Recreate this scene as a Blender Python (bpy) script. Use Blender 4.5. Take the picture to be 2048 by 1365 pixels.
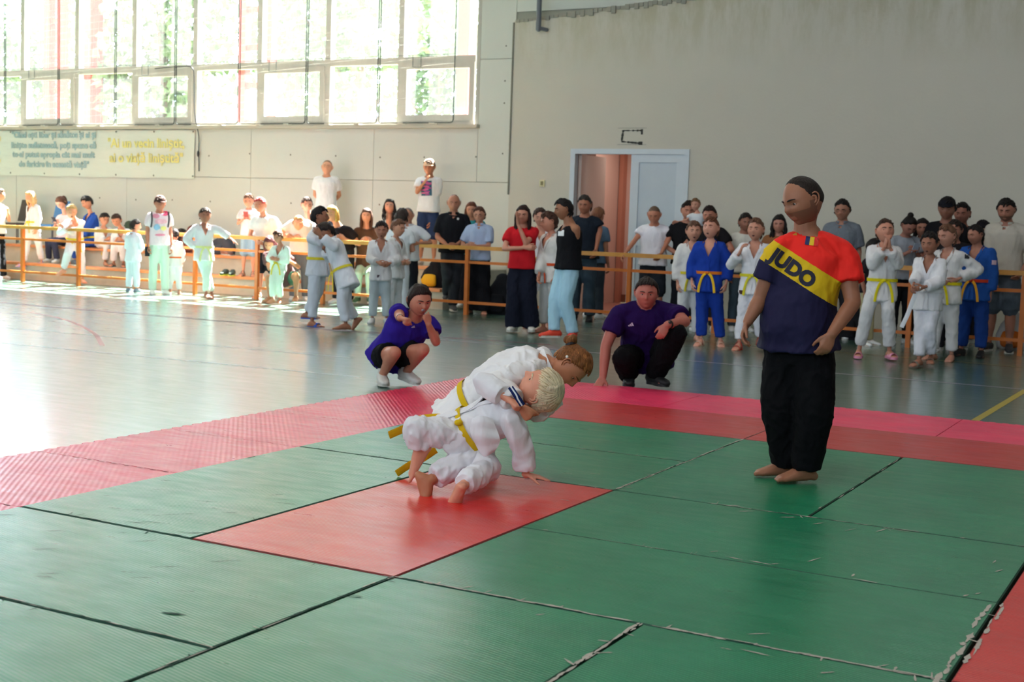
import bpy, bmesh, math, random
import numpy as np
from mathutils import Vector, Matrix
random.seed(7)
RNG = np.random.RandomState(5)
for o in list(bpy.data.objects):
    bpy.data.objects.remove(o)
scene = bpy.context.scene
COL = scene.collection
# ---------------------------------------------------------------- camera
F_PX, YAW, PIT, ROL = 2645.34, -.4977, .0911, .0338
CAM = np.array([2.6739, -4.0598, 1.343])
_fw = np.array([math.sin(YAW)*math.cos(PIT), math.cos(YAW)*math.cos(PIT), -math.sin(PIT)])
_r = np.array([math.cos(YAW), -math.sin(YAW), 0.]); _u = np.cross(_r, _fw)
_r2 = _r*math.cos(ROL)+_u*math.sin(ROL); _u2 = -_r*math.sin(ROL)+_u*math.cos(ROL)
cam_d = bpy.data.cameras.new('camera'); cam = bpy.data.objects.new('camera', cam_d); COL.objects.link(cam)
cam_d.sensor_width = 36; cam_d.lens = F_PX/2048*36; cam_d.clip_end = 300
M = Matrix(((_r2[0], _u2[0], -_fw[0], CAM[0]), (_r2[1], _u2[1], -_fw[1], CAM[1]), (_r2[2], _u2[2], -_fw[2], CAM[2]), (0, 0, 0, 1)))
cam.matrix_world = M
cam_d.dof.use_dof = True; cam_d.dof.focus_distance = 6.9; cam_d.dof.aperture_fstop = 4.5
scene.camera = cam
# ---------------------------------------------------------------- world, sun, exposure
FLOOR = -.04
world = bpy.data.worlds.new('sky'); scene.world = world; world.use_nodes = True
nt = world.node_tree; nt.nodes.clear()
wo = nt.nodes.new('ShaderNodeOutputWorld'); bg = nt.nodes.new('ShaderNodeBackground')
bg.inputs['Color'].default_value = (.70, .84, 1.0, 1); bg.inputs['Strength'].default_value = 15.0
nt.links.new(bg.outputs[0], wo.inputs[0])
sun_d = bpy.data.lights.new('sun', 'SUN'); sun_d.energy = 150; sun_d.angle = math.radians(.6); sun_d.color = (1, .96, .88)
sun = bpy.data.objects.new('sun', sun_d); COL.objects.link(sun)
sun.rotation_euler = Vector((.03, -.66, -1)).to_track_quat('-Z', 'Y').to_euler(); sun.location = (-10, 30, 20)
def portal(loc, rot, sx, sy):
    d = bpy.data.lights.new('daylight_portal', 'AREA'); d.shape = 'RECTANGLE'; d.size = sx; d.size_y = sy
    d.cycles.is_portal = True
    o = bpy.data.objects.new('daylight_portal', d); COL.objects.link(o); o.location = loc; o.rotation_euler = rot
portal((-17.1, 14.75, 4.55), (math.radians(-90), 0, 0), 17.8, 3.4)       # windows of the back wall
portal((-9, -11.9, 5.05), (math.radians(90), 0, 0), 32, 1.1)               # windows behind the camera
FILL_LIGHTS = [(x, y) for x in (-20, -13, -6, .5) for y in (-7, .5, 8)]
for x, y in FILL_LIGHTS:                                                       # fill lights added above the frame to brighten the mats
    d = bpy.data.lights.new('hall_fill', 'AREA'); d.shape = 'RECTANGLE'; d.size = 2.4; d.size_y = .9; d.energy = 84; d.color = (1, .97, .93)
    o = bpy.data.objects.new('hall_fill', d); COL.objects.link(o); o.location = (x, y, 6.98)
scene.view_settings.view_transform = 'Standard'; scene.view_settings.look = 'None'
scene.view_settings.exposure = 0.05; scene.view_settings.gamma = 1.0
scene.view_settings.use_curve_mapping = False
# ---------------------------------------------------------------- pixel helpers (turn a place seen in the photo into a point of the hall)
def ray(x, y): return _fw+_r2*(x-1024)/F_PX-_u2*(y-682.5)/F_PX
def gp(x, y, z=0.): d = ray(x, y); return CAM+d*(z-CAM[2])/d[2]
def wp(x, y, Y): d = ray(x, y); return CAM+d*(Y-CAM[1])/d[1]
def proj(X):
    d = np.array(X, float)-CAM; z = d@_fw
    return (1024+F_PX*(d@_r2)/z, 682.5-F_PX*(d@_u2)/z)
def nrm(v): v = np.asarray(v, float); return v/max(np.linalg.norm(v), 1e-9)
# ---------------------------------------------------------------- materials
_mc = {}
def lin(c): return tuple(x/12.92 if x <= .04045 else ((x+.055)/1.055)**2.4 for x in c)
def hexc(h): return lin(tuple(int(h[i:i+2], 16)/255 for i in (0, 2, 4)))
class NT:
    def __init__(s, name):
        s.m = bpy.data.materials.new(name); s.m.use_nodes = True; s.t = s.m.node_tree; s.b = s.t.nodes['Principled BSDF']
    def n(s, k, **kw):
        o = s.t.nodes.new(k)
        for a, v in kw.items():
            if a in ('inp',):
                for i, x in v.items(): o.inputs[i].default_value = x
            else: setattr(o, a, v)
        return o
    def l(s, a, b): s.t.links.new(a, b)
    def coord(s, which='Object'): return s.n('ShaderNodeTexCoord').outputs[which]
    def mix(s, fac, c1, c2, mode='MIX'):
        o = s.n('ShaderNodeMix', data_type='RGBA', blend_type=mode)
        for i, v in ((0, fac), (6, c1), (7, c2)):
            if isinstance(v, (int, float)): o.inputs[i].default_value = v
            elif isinstance(v, tuple): o.inputs[i].default_value = (*v[:3], 1)
            else: s.l(v, o.inputs[i])
        return o.outputs[2]
    def math(s, op, a, b=0., c=0.):
        o = s.n('ShaderNodeMath', operation=op)
        for i, v in enumerate((a, b, c)):
            if isinstance(v, (int, float)): o.inputs[i].default_value = v
            else: s.l(v, o.inputs[i])
        return o.outputs[0]
    def noise(s, vec, scale, detail=3, rough=.5):
        o = s.n('ShaderNodeTexNoise'); o.inputs['Scale'].default_value = scale; o.inputs['Detail'].default_value = detail
        o.inputs['Roughness'].default_value = rough
        if vec is not None: s.l(vec, o.inputs['Vector'])
        return o.outputs['Fac']
    def scale(s, vec, sc, rot=(0, 0, 0)):
        o = s.n('ShaderNodeMapping'); s.l(vec, o.inputs[0]); o.inputs['Scale'].default_value = sc; o.inputs['Rotation'].default_value = rot
        return o.outputs[0]
    def ramp(s, v, a, b):
        o = s.n('ShaderNodeMapRange'); s.l(v, o.inputs[0]); o.inputs[1].default_value = a; o.inputs[2].default_value = b
        return o.outputs[0]
    def bump(s, h, strength=.3, dist=.01):
        o = s.n('ShaderNodeBump'); o.inputs['Strength'].default_value = strength; o.inputs['Distance'].default_value = dist
        s.l(h, o.inputs['Height']); s.l(o.outputs[0], s.b.inputs['Normal'])
def plain(name, col, rough=.6, spec=.4, metal=0, noise=.0, nscale=6, bump=0, bscale=80):
    k = (name, col, rough, metal)
    if k in _mc: return _mc[k]
    c = hexc(col) if isinstance(col, str) else col
    t = NT(name); b = t.b
    b.inputs['Roughness'].default_value = rough; b.inputs['Metallic'].default_value = metal
    b.inputs['Specular IOR Level'].default_value = spec
    if noise > 0:
        v = t.noise(t.coord(), nscale, 4)
        t.l(t.mix(t.ramp(v, .3, .7), tuple(x*(1-noise) for x in c), tuple(min(1, x*(1+noise)) for x in c)), b.inputs['Base Color'])
    else: b.inputs['Base Color'].default_value = (*c, 1)
    if bump > 0: t.bump(t.noise(t.coord(), bscale, 4), bump, .01)
    _mc[k] = t.m; return t.m
def cloth(col, name='cloth', rough=.9, fine=400):
    k = ('cloth', col, rough)
    if k in _mc: return _mc[k]
    c = hexc(col); t = NT(name); b = t.b; v = t.coord()
    n1 = t.noise(v, 3.5, 3); n2 = t.noise(v, fine, 2)
    t.l(t.mix(t.ramp(n1, .3, .7), tuple(x*.92 for x in c), tuple(min(1, x*1.05) for x in c)), b.inputs['Base Color'])
    b.inputs['Roughness'].default_value = rough; b.inputs['Specular IOR Level'].default_value = .12
    w = t.noise(t.scale(v, (9, 9, 3.2)), 1.6, 2, .4)
    h = t.math('ADD', t.math('MULTIPLY', w, 1.0), t.math('MULTIPLY', n2, .03))
    t.bump(h, .55, .035)
    _mc[k] = t.m; return t.m
def skin(tone):
    k = ('skin', tone)
    if k in _mc: return _mc[k]
    c = hexc(tone); t = NT('skin'); b = t.b
    n1 = t.noise(t.coord(), 14, 3)
    t.l(t.mix(t.ramp(n1, .3, .7), (c[0]*.93, c[1]*.86, c[2]*.84), (min(1, c[0]*1.04), c[1], c[2])), b.inputs['Base Color'])
    b.inputs['Roughness'].default_value = .5; b.inputs['Specular IOR Level'].default_value = .35
    b.inputs['Subsurface Weight'].default_value = .12; b.inputs['Subsurface Radius'].default_value = (.012, .005, .003)
    b.inputs['Subsurface Scale'].default_value = 1.0
    _mc[k] = t.m; return t.m
def hairmat(col):
    k = ('hair', col)
    if k in _mc: return _mc[k]
    c = hexc(col); t = NT('hair'); b = t.b; v = t.coord()
    n1 = t.noise(t.scale(v, (60, 60, 8)), 2.2, 4)
    t.l(t.mix(t.ramp(n1, .3, .7), tuple(x*.55 for x in c), tuple(min(1, x*1.35) for x in c)), b.inputs['Base Color'])
    b.inputs['Roughness'].default_value = .6; b.inputs['Specular IOR Level'].default_value = .2
    t.bump(n1, .6, .01)
    _mc[k] = t.m; return t.m
# ---------------------------------------------------------------- mesh helpers
class MB:
    def __init__(s): s.v = []; s.f = []; s.m = []; s.n = 0
    def add(s, V, Fs, mat=0):
        V = np.asarray(V, float).reshape(-1, 3)
        s.v.append(V); s.f.extend([tuple(i+s.n for i in f) for f in Fs]); s.m.extend([mat]*len(Fs)); s.n += len(V); return s
    def box(s, a, b, mat=0):
        x0, y0, z0 = a; x1, y1, z1 = b
        V = [(x0, y0, z0), (x1, y0, z0), (x1, y1, z0), (x0, y1, z0), (x0, y0, z1), (x1, y0, z1), (x1, y1, z1), (x0, y1, z1)]
        return s.add(V, [(0, 3, 2, 1), (4, 5, 6, 7), (0, 1, 5, 4), (1, 2, 6, 5), (2, 3, 7, 6), (3, 0, 4, 7)], mat)
    def tube(s, pts, rad, side=None, n=12, cap='round', mat=0, sup=2.0):
        V, Fs = tube(pts, rad, side, n, cap, sup); return s.add(V, Fs, mat)
    def ball(s, c, r, n=12, mat=0):
        r = (r, r, r) if np.isscalar(r) else r
        V = []; Fs = []; k = n//2
        for i in range(k+1):
            a = math.pi*i/k
            for j in range(n):
                t = 2*math.pi*j/n; V.append((c[0]+r[0]*math.sin(a)*math.cos(t), c[1]+r[1]*math.sin(a)*math.sin(t), c[2]+r[2]*math.cos(a)))
        for i in range(k):
            for j in range(n): Fs.append((i*n+j, (i+1)*n+j, (i+1)*n+(j+1) % n, i*n+(j+1) % n))
        return s.add(V, Fs, mat)
    def mesh(s, name, mats, smooth=False):
        me = bpy.data.meshes.new(name)
        V = np.concatenate(s.v) if s.v else np.zeros((0, 3))
        me.from_pydata(V.tolist(), [], s.f)
        for m in (mats if isinstance(mats, (list, tuple)) else [mats]): me.materials.append(m)
        if any(s.m): me.polygons.foreach_set('material_index', s.m)
        if smooth: me.polygons.foreach_set('use_smooth', [True]*len(me.polygons))
        me.update(); return me
    def obj(s, name, mats, parent=None, smooth=False, loc=None):
        """build as one object; vertices given in world space are moved to the parent's or loc's origin"""
        if parent is not None: off = np.array(parent['_o'] if '_o' in parent else (0, 0, 0))
        else: off = np.array(loc if loc is not None else (0, 0, 0))
        s.v = [v-off for v in s.v]
        o = bpy.data.objects.new(name, s.mesh(name, mats, smooth)); COL.objects.link(o)
        if parent is not None: o.parent = parent; o['_o'] = [float(a) for a in off]
        else: o.location = off; o['_o'] = [float(a) for a in off]
        return o
def tube(pts, rad, side=None, n=12, cap='round', sup=2.0):
    P = np.asarray(pts, float); k = len(P)
    R = np.array([(r, r) if np.isscalar(r) else tuple(r) for r in (rad if not np.isscalar(rad) else [rad]*k)], float)
    T = np.zeros_like(P); T[1:-1] = P[2:]-P[:-2]; T[0] = P[1]-P[0]; T[-1] = P[-1]-P[-2]
    T /= np.maximum(np.linalg.norm(T, axis=1, keepdims=True), 1e-9)
    S = []
    if side is None:
        s0 = np.cross(T[0], (0, 0, 1.)); s0 = np.cross(T[0], (1., 0, 0)) if np.linalg.norm(s0) < .2 else s0
        for i in range(k): s0 = nrm(s0-T[i]*(s0@T[i])); S.append(s0)
    else:
        sd = np.asarray(side, float)
        for i in range(k):
            q = sd if sd.ndim == 1 else sd[i]; S.append(nrm(q-T[i]*(q@T[i])))
    S = np.array(S); B = np.cross(T, S)
    if cap == 'round':   # add half-sphere rings
        def ext(i, sg):
            out = []
            for a in (30, 60, 84):
                a = math.radians(a); out.append((P[i]+sg*T[i]*math.sin(a)*min(R[i]), R[i]*math.cos(a), S[i], B[i]))
            return out
        rings = ext(0, -1)[::-1]+[(P[i], R[i], S[i], B[i]) for i in range(k)]+ext(k-1, 1)
    else: rings = [(P[i], R[i], S[i], B[i]) for i in range(k)]
    th = np.arange(n)*2*math.pi/n; c, s_ = np.cos(th), np.sin(th)
    if sup != 2.0: c = np.sign(c)*abs(c)**(2/sup); s_ = np.sign(s_)*abs(s_)**(2/sup)
    V = np.concatenate([p+np.outer(c*r[0], S_)+np.outer(s_*r[1], B_) for p, r, S_, B_ in rings])
    Fs = []; m = len(rings)
    for i in range(m-1):
        for j in range(n): Fs.append((i*n+j, i*n+(j+1) % n, (i+1)*n+(j+1) % n, (i+1)*n+j))
    if cap != 'open':
        Fs.append(tuple(range(n))[::-1]); Fs.append(tuple((m-1)*n+j for j in range(n)))
    return V, Fs
def curve_pts(P, m=4):
    P = np.asarray(P, float); out = []
    Q = np.vstack([2*P[0]-P[1], P, 2*P[-1]-P[-2]])
    for i in range(1, len(Q)-2):
        for t in np.arange(m)/m:
            a, b, c, d = Q[i-1:i+3]
            out.append(.5*((2*b)+(-a+c)*t+(2*a-5*b+4*c-d)*t*t+(-a+3*b-3*c+d)*t**3))
    out.append(P[-1]); return np.array(out)
def tag(o, label=None, cat=None, group=None, kind=None):
    if label: o['label'] = label
    if cat: o['category'] = cat
    if group: o['group'] = group
    if kind: o['kind'] = kind
    return o
def empty(name, loc):
    o = bpy.data.objects.new(name, None); COL.objects.link(o); o.location = Vector([float(a) for a in loc]); o['_o'] = [float(a) for a in loc]
    o.empty_display_size = .1
    return o
def chamfer_box(mb, a, b, c=.004, mat=0):
    """box with bevelled top edges"""
    x0, y0, z0 = a; x1, y1, z1 = b
    V = [(x0, y0, z0), (x1, y0, z0), (x1, y1, z0), (x0, y1, z0), (x0, y0, z1-c), (x1, y0, z1-c), (x1, y1, z1-c), (x0, y1, z1-c),
         (x0+c, y0+c, z1), (x1-c, y0+c, z1), (x1-c, y1-c, z1), (x0+c, y1-c, z1)]
    return mb.add(V, [(0, 3, 2, 1), (0, 1, 5, 4), (1, 2, 6, 5), (2, 3, 7, 6), (3, 0, 4, 7), (4, 5, 9, 8), (5, 6, 10, 9), (6, 7, 11, 10), (7, 4, 8, 11), (8, 9, 10, 11)], mat)
def text_mesh(body, size, thick=0.0, bold=0., align='CENTER', shear=0, space=1.0, line=1.0):
    cu = bpy.data.curves.new('t', 'FONT'); cu.body = body; cu.size = size; cu.align_x = align; cu.align_y = 'CENTER'
    cu.extrude = thick; cu.offset = bold; cu.shear = shear; cu.space_character = space; cu.space_line = line; cu.resolution_u = 4
    o = bpy.data.objects.new('t', cu); COL.objects.link(o)
    dg = bpy.context.evaluated_depsgraph_get(); me = bpy.data.meshes.new_from_object(o.evaluated_get(dg))
    bpy.data.objects.remove(o); return me
# ================================================================ the hall
def structure(mb, name, mats, parent=None, **kw):
    o = mb.obj(name, mats, parent, **kw)
    if parent is None: o['kind'] = 'structure'
    return o
WY = 14.6                     # face of the back wall
X0, X1, YB = -27., 7.0, -12.  # left wall, right wall, wall behind the camera
CZ = 7.2
def m_wallpaint(name, col, dirt=.05, seam=False):
    t = NT(name); v = t.coord()
    n = t.noise(v, .7, 5, .6); n2 = t.noise(v, 9, 4)
    c = hexc(col)
    a = t.mix(t.ramp(n, .3, .75), tuple(x*(1-dirt) for x in c), c)
    a = t.mix(t.math('MULTIPLY', t.ramp(n2, .55, .8), .12), a, tuple(x*.8 for x in c))
    t.l(a, t.b.inputs['Base Color']); t.b.inputs['Roughness'].default_value = .85; t.b.inputs['Specular IOR Level'].default_value = .15
    t.bump(t.noise(v, 60, 4), .15, .006); return t.m
m_panel = m_wallpaint('painted_panel', 'D6D7D0', .04)
def m_plasterwall():
    t = NT('painted_plaster'); v = t.coord(); c = hexc('CFC9BD')
    n = t.noise(v, .5, 5, .6); a = t.mix(t.ramp(n, .3, .7), tuple(x*.94 for x in c), c)
    sp = t.n('ShaderNodeSeparateXYZ'); t.l(v, sp.inputs[0])
    st = t.noise(t.scale(v, (3, 1, .8)), 1.2, 5, .7)
    up = t.ramp(sp.outputs[2], 3.6, 4.9)      # damp stains below the roof edge
    a = t.mix(t.math('MULTIPLY', up, t.ramp(st, .42, .62)), a, hexc('B3AC93'))
    t.l(a, t.b.inputs['Base Color']); t.b.inputs['Roughness'].default_value = .9; t.b.inputs['Specular IOR Level'].default_value = .1
    t.bump(t.noise(v, 25, 5), .25, .01); return t.m
m_plaster = m_plasterwall()
m_ceil = m_wallpaint('ceiling_paint', 'BDBAAE')
m_side = m_wallpaint('side_wall_paint', 'BFC0BA')
def m_floor():
    t = NT('gym_floor'); v = t.coord()
    n = t.noise(t.scale(v, (.5, 2.5, 1)), 1.3, 5, .6); n2 = t.noise(v, 18, 4)
    c = t.mix(t.ramp(n, .3, .7), hexc('34604F'), hexc('426B5B'))
    c = t.mix(t.math('MULTIPLY', t.ramp(n2, .5, .8), .25), c, hexc('6C8A7C'))
    t.l(c, t.b.inputs['Base Color'])
    r = t.noise(t.scale(v, (1.2, 5, 1)), 2.2, 5, .65)
    t.l(t.math('ADD', t.math('MULTIPLY', t.ramp(r, .3, .7), .12), .33), t.b.inputs['Roughness'])
    t.b.inputs['Specular IOR Level'].default_value = 1.0
    t.b.inputs['Coat Weight'].default_value = 1.0; t.b.inputs['Coat Roughness'].default_value = .2; t.b.inputs['Coat IOR'].default_value = 1.8
    w = t.math('ADD', t.noise(t.scale(v, (2, 14, 1)), 1.0, 3), t.math('MULTIPLY', t.noise(v, 30, 3), .1))
    t.bump(w, .30, .014); return t.m
structure(MB().box((X0, YB, FLOOR-.1), (X1, WY, FLOOR)), 'floor', m_floor())
structure(MB().box((X0, YB, CZ), (X1, WY+.3, CZ+.2)), 'ceiling', m_ceil)
structure(MB().box((X0-.3, YB, FLOOR-.1), (X0, WY, CZ)), 'wall_left', m_side)
structure(MB().box((X1, YB, FLOOR-.1), (X1+.3, WY, CZ)), 'wall_right', m_side)
fr = MB(); fr.box((X0, YB-.3, FLOOR-.1), (X1, YB, 4.5)); fr.box((X0, YB-.3, 5.6), (X1, YB, CZ)); fr.box((X0, YB-.3, 4.5), (-25, YB, 5.6)); fr.box((X1-.5, YB-.3, 4.5), (X1, YB, 5.6))
for k in range(1, 11): fr.box((-25+k*2.9, YB-.3, 4.5), (-24.85+k*2.9, YB, 5.6))
structure(fr, 'wall_front', m_side)
# back wall: backing, then panels as its pieces
WL, WR, WB, WT = -26., -8.22, 2.86, 6.25   # window opening
bk = MB()
bk.box((X0, WY+.03, FLOOR-.1), (-7.58, WY+.25, WB)); bk.box((X0, WY+.03, WT), (-7.58, WY+.25, CZ)); bk.box((X0, WY+.03, WB), (WL, WY+.25, WT)); bk.box((WR, WY+.03, WB), (-7.58, WY+.25, WT))
bk.box((-7.58, WY+.03, 4.3), (X1, WY+.25, CZ))
wall_back = structure(bk, 'wall_back', plain('joint_grey', 'A5A396', .9))
pm = {}
def wall_panel(x0, x1, z0, z1):
    g = .004
    mb = MB(); mb.box((x0+g, WY, z0+g), (x1-g, WY+.03, z1-g)); mb.obj('panel', m_panel, wall_back)
xs = [-27, -24.9, -21.9, -18.9, -15.9, -12.9, -10.25, -7.58]
for i in range(len(xs)-1):
    wall_panel(xs[i], xs[i+1], FLOOR, 1.94)
    if xs[i+1] <= WR: wall_panel(xs[i], xs[i+1], 1.94, WB)
    else:
        wall_panel(xs[i], WR, 1.94, WB)
    wall_panel(xs[i], xs[i+1], WT, CZ)
wall_panel(WR, -7.58, 1.94, 3.9); wall_panel(WR, -7.58, 3.9, WT); wall_panel(WL-1, WL, WB, WT)
wall_panel(-7.58, -4.2, 4.62, CZ); wall_panel(-4.2, X1, 4.62, CZ)
# little fixing holes in the panels
hol = MB()
for i in range(60):
    x = -25+(i % 20)*.93+random.uniform(-.05, .05); z = (2.35, 1.5, 1.0)[i//20]+random.uniform(-.03, .03)
    hol.ball((x, WY-.001, z), (.016, .003, .016), 8)
for z in (3.2, 3.55, 4.1, 2.4): hol.ball((-7.75, WY-.001, z), (.014, .003, .014), 8)
o = hol.obj('fixing_hole', plain('dark_hole', '6B675C', .9), wall_back); o['kind'] = 'stuff'
# plastered wall on the right of the corner, standing a hand proud, with the doorway
PY = WY-.06; DX0, DX1, DZ = -6.50, -4.54, 2.48
def zt(x): return 4.47+(x+7.58)*.075
pl = MB()
def slab(x0, x1, z0, z1a, z1b):
    pl.add([(x0, PY, z0), (x1, PY, z0), (x1, WY+.2, z0), (x0, WY+.2, z0), (x0, PY, z1a), (x1, PY, z1b), (x1, WY+.2, z1b), (x0, WY+.2, z1a)],
           [(0, 3, 2, 1), (4, 5, 6, 7), (0, 1, 5, 4), (1, 2, 6, 5), (2, 3, 7, 6), (3, 0, 4, 7)])
slab(-7.58, DX0, FLOOR-.1, zt(-7.58), zt(DX0)); slab(DX0, DX1, DZ, zt(DX0), zt(DX1)); slab(DX1, X1, FLOOR-.1, zt(DX1), zt(X1))
structure(pl, 'wall_right_plaster', m_plaster)
ed = MB()   # crumbling edge under the roof beam
for i in range(70):
    x = -7.55+i*.075; z = zt(x); h = .012+.02*random.random(); ed.box((x, PY-.012-.02*random.random(), z-.02-h*random.random()*2), (x+.07, PY, z+h))
o = structure(ed, 'trim_1', plain('old_mortar', '9C998E', .95))
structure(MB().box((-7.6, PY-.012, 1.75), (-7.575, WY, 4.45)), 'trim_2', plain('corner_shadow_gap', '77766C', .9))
for i, (x, y) in enumerate(FILL_LIGHTS):  # unseen housings made up to go with the added fill lights
    q = empty('ceiling_fill', (x, y, CZ)); tag(q, 'housing of an added ceiling fill light, %s from the left in the %s row' % (('first', 'second', 'third', 'fourth')[i//3], ('front', 'middle', 'window-side')[i % 3]), 'lamp', 'added fill lights above the hall')
    hmb = MB(); hmb.box((x-1.25, y-.5, 7.0), (x+1.25, y+.5, CZ)); hmb.obj('housing', plain('fill_housing', 'C9C9C4', .5), q)
# ---- windows of the back wall
m_alu = plain('window_frame_paint', 'C9C2B8', .5, noise=.05)
def glass_m():
    t = NT('dusty_window_glass'); tr = t.n('ShaderNodeBsdfTransparent'); gl = t.n('ShaderNodeBsdfGlossy'); df = t.n('ShaderNodeBsdfTranslucent')
    gl.inputs['Roughness'].default_value = .05; df.inputs['Color'].default_value = (.95, .97, 1, 1); tr.inputs['Color'].default_value = (.96, .98, .98, 1)
    m1 = t.n('ShaderNodeMixShader'); m1.inputs[0].default_value = .06; m2 = t.n('ShaderNodeMixShader'); m2.inputs[0].default_value = .0105
    t.l(tr.outputs[0], m1.inputs[1]); t.l(gl.outputs[0], m1.inputs[2]); t.l(m1.outputs[0], m2.inputs[1]); t.l(df.outputs[0], m2.inputs[2])
    t.l(m2.outputs[0], t.t.nodes['Material Output'].inputs[0]); return t.m
m_glass = glass_m()
TZ = 3.93
edges = [-8.28-1.5*k for k in range(12)]   # mullion centres from the right
for k in range(11):
    xr, xl = edges[k], edges[k+1]
    w = empty('window_%d' % (k+1), (xl, WY+.12, WB)); w['kind'] = 'structure'
    f = MB(); y0, y1 = WY+.05, WY+.17
    f.box((xl-.055, y0, WB), (xl+.055, y1, WT)); f.box((xl+.055, y0, WB), (xr-.055, y1, WB+.07)); f.box((xl+.055, y0, WT-.07), (xr-.055, y1, WT))
    f.box((xl+.055, y0, TZ-.055), (xr-.055, y1, TZ+.055)); f.box((xl+.055, y0, 5.45), (xr-.055, y1, 5.53))
    f.obj('frame', m_alu, w)
    if k % 2 == 0:      # opening sash below the transom
        s = MB(); a, b = xl+.055, xr-.055
        s.box((a, y0-.03, WB+.07), (a+.09, y0+.03, TZ-.055)); s.box((b-.09, y0-.03, WB+.07), (b, y0+.03, TZ-.055))
        s.box((a+.09, y0-.03, WB+.07), (b-.09, y0+.03, WB+.17)); s.box((a+.09, y0-.03, TZ-.15), (b-.09, y0+.03, TZ-.055)); s.obj('sash', m_alu, w)
    for z0, z1 in ((WB+.07, TZ-.055), (TZ+.055, 5.45), (5.53, WT-.07)):
        MB().box((xl+.05, WY+.105, z0-.01), (xr-.05, WY+.111, z1+.01)).obj('pane', m_glass, w)
structure(MB().box((-8.285, WY+.0, WB), (-8.22, WY+.2, WT)), 'trim_3', plain('white_reveal', 'B9B6AE', .6))
structure(MB().box((WL, WY-.10, WB-.055), (WR+.03, WY+.05, WB)), 'trim_4', plain('window_sill', 'BDB8AA', .6))
# ball guards in front of the windows: wire frames with rounded corners, on brackets
m_wire = plain('dark_wire', '3B403C', .5, metal=.6)
for k in range(8):
    xr, xl = [-8.62-1.5*q for q in range(9)][k], [-8.62-1.5*q for q in range(9)][k+1]
    g = empty('ball_guard', (xl, WY-.09, WB)); 
    tag(g, 'dark wire guard frame over the tall window, %s from the wall corner' % ['first', 'second', 'third', 'fourth', 'fifth', 'sixth', 'seventh', 'eighth'][k], 'window guard', 'window ball guards')
    y = WY-.09; a, b, z0, z1 = xl+.02, xr-.02, WB+.03, 5.9; c = .05
    loop = [(a+c, y, z0), (b-c, y, z0), (b-c*.3, y, z0+c*.3), (b, y, z0+c), (b, y, z1), (a, y, z1), (a, y, z0+c), (a+c*.3, y, z0+c*.3), (a+c, y, z0)]
    mb = MB(); mb.tube(loop, .010, n=6, cap='flat'); mb.obj('guard_frame', m_wire, g)
    mb = MB(); mb.tube([(a, y, TZ+.06), (b, y, TZ+.06)], .004, n=5, cap='flat'); mb.obj('cross_wire', m_wire, g)
    mb = MB()
    for i in range(1, 12): mb.tube([(a+(b-a)*i/12, y, z0), (a+(b-a)*i/12+.10, y, z1)], .0012, n=3, cap='flat')
    for i in range(1, 24): mb.tube([(a, y+.001, z0+(z1-z0)*i/24), (b, y+.001, z0+(z1-z0)*i/24+.08)], .0012, n=3, cap='flat')
    ob = mb.obj('wire_net', plain('thin_wire', 'A9A59C', .5, metal=.3), g); ob['kind'] = 'stuff'
    for q in (.3, .72):
        x = a+(b-a)*q
        mb = MB(); mb.box((x-.05, y-.02, z0-.025), (x+.05, WY, z0+.0)); mb.obj('bracket', plain('pale_bracket', 'D9D3C4', .5), g)
    if k % 2 == 0:
        mb = MB(); x = (a+b)/2-.08; mb.tube([(x, y, TZ+.06), (x, y, TZ-.13), (x+.16, y, TZ-.13), (x+.16, y, TZ+.06)], .006, n=5, cap='flat'); mb.obj('latch_loop', m_wire, g)
# cable hanging from the sash beside the banner
mb = MB(); cx = wp(392, 150, WY-.07)[0]
mb.tube(curve_pts([(cx-.95, WY-.12, TZ-.02), (cx-.35, WY-.12, TZ), (cx-.06, WY-.12, TZ-.02), (cx, WY-.12, TZ-.2), (cx+.02, WY-.12, 3.1), (cx+.07, WY-.06, 2.7), (cx+.05, WY-.03, 2.45), (cx+.06, WY-.03, 2.05)], 4), .009, n=6)
mb.ball((cx+.05, WY-.04, 2.36), (.03, .02, .06)); tag(mb.obj('cable', plain('black_cable', '2A2A2C', .5), loc=(cx, WY, 2.0)), 'thin black cable hanging from the window down beside the banner', 'cable')
# ---- outside: steel masts, trees, ground
m_red = plain('orange_steel', 'A02A12', .5)
def mast(x, y, w, n_):
    r = empty('steel_column', (x, y, -1)); tag(r, n_, 'column')
    for s in (-1, 1):
        mb = MB(); mb.box((x+s*w-.09, y-.09, -1), (x+s*w+.09, y+.09, 9)); mb.obj('chord', m_red, r)
    for i in range(9):
        mb = MB(); mb.box((x-w, y-.04, i*.75+.8), (x+w, y+.04, i*.75+.92)); mb.obj('batten', m_red, r)
def outx(px, Y): return wp(px, 100, Y)[0]
mast(outx(112, 17), 17, .2, 'orange steel column outside, seen through the window at far left')
mast(outx(515, 17), 17, .33, 'orange steel lattice column outside, seen through the middle windows')
mb = MB(); x = outx(932, 16.2); mb.box((x-.12, 16.1, -1), (x+.12, 16.35, 9)); tag(mb.obj('steel_column', m_red, loc=(x, 16.2, -1)), 'single orange steel post outside behind the rightmost window', 'column')
mb = MB(); x = outx(172, 19); mb.box((x-.25, 18.9, -1), (x+.25, 19.3, 9)); tag(mb.obj('steel_column', m_red, loc=(x, 19, -1)), 'wide orange post outside farther back behind the third window from left', 'column')
tag(MB().box((-60, 14.95, -1.2), (20, 80, -1)).obj('ground', plain('outside_ground', '5F6A48', .9)), kind='structure')
m_leaf = plain('foliage', '5E7048', .7, noise=.35, nscale=2); m_bark = plain('bark', '6B5A48', .9)
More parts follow.
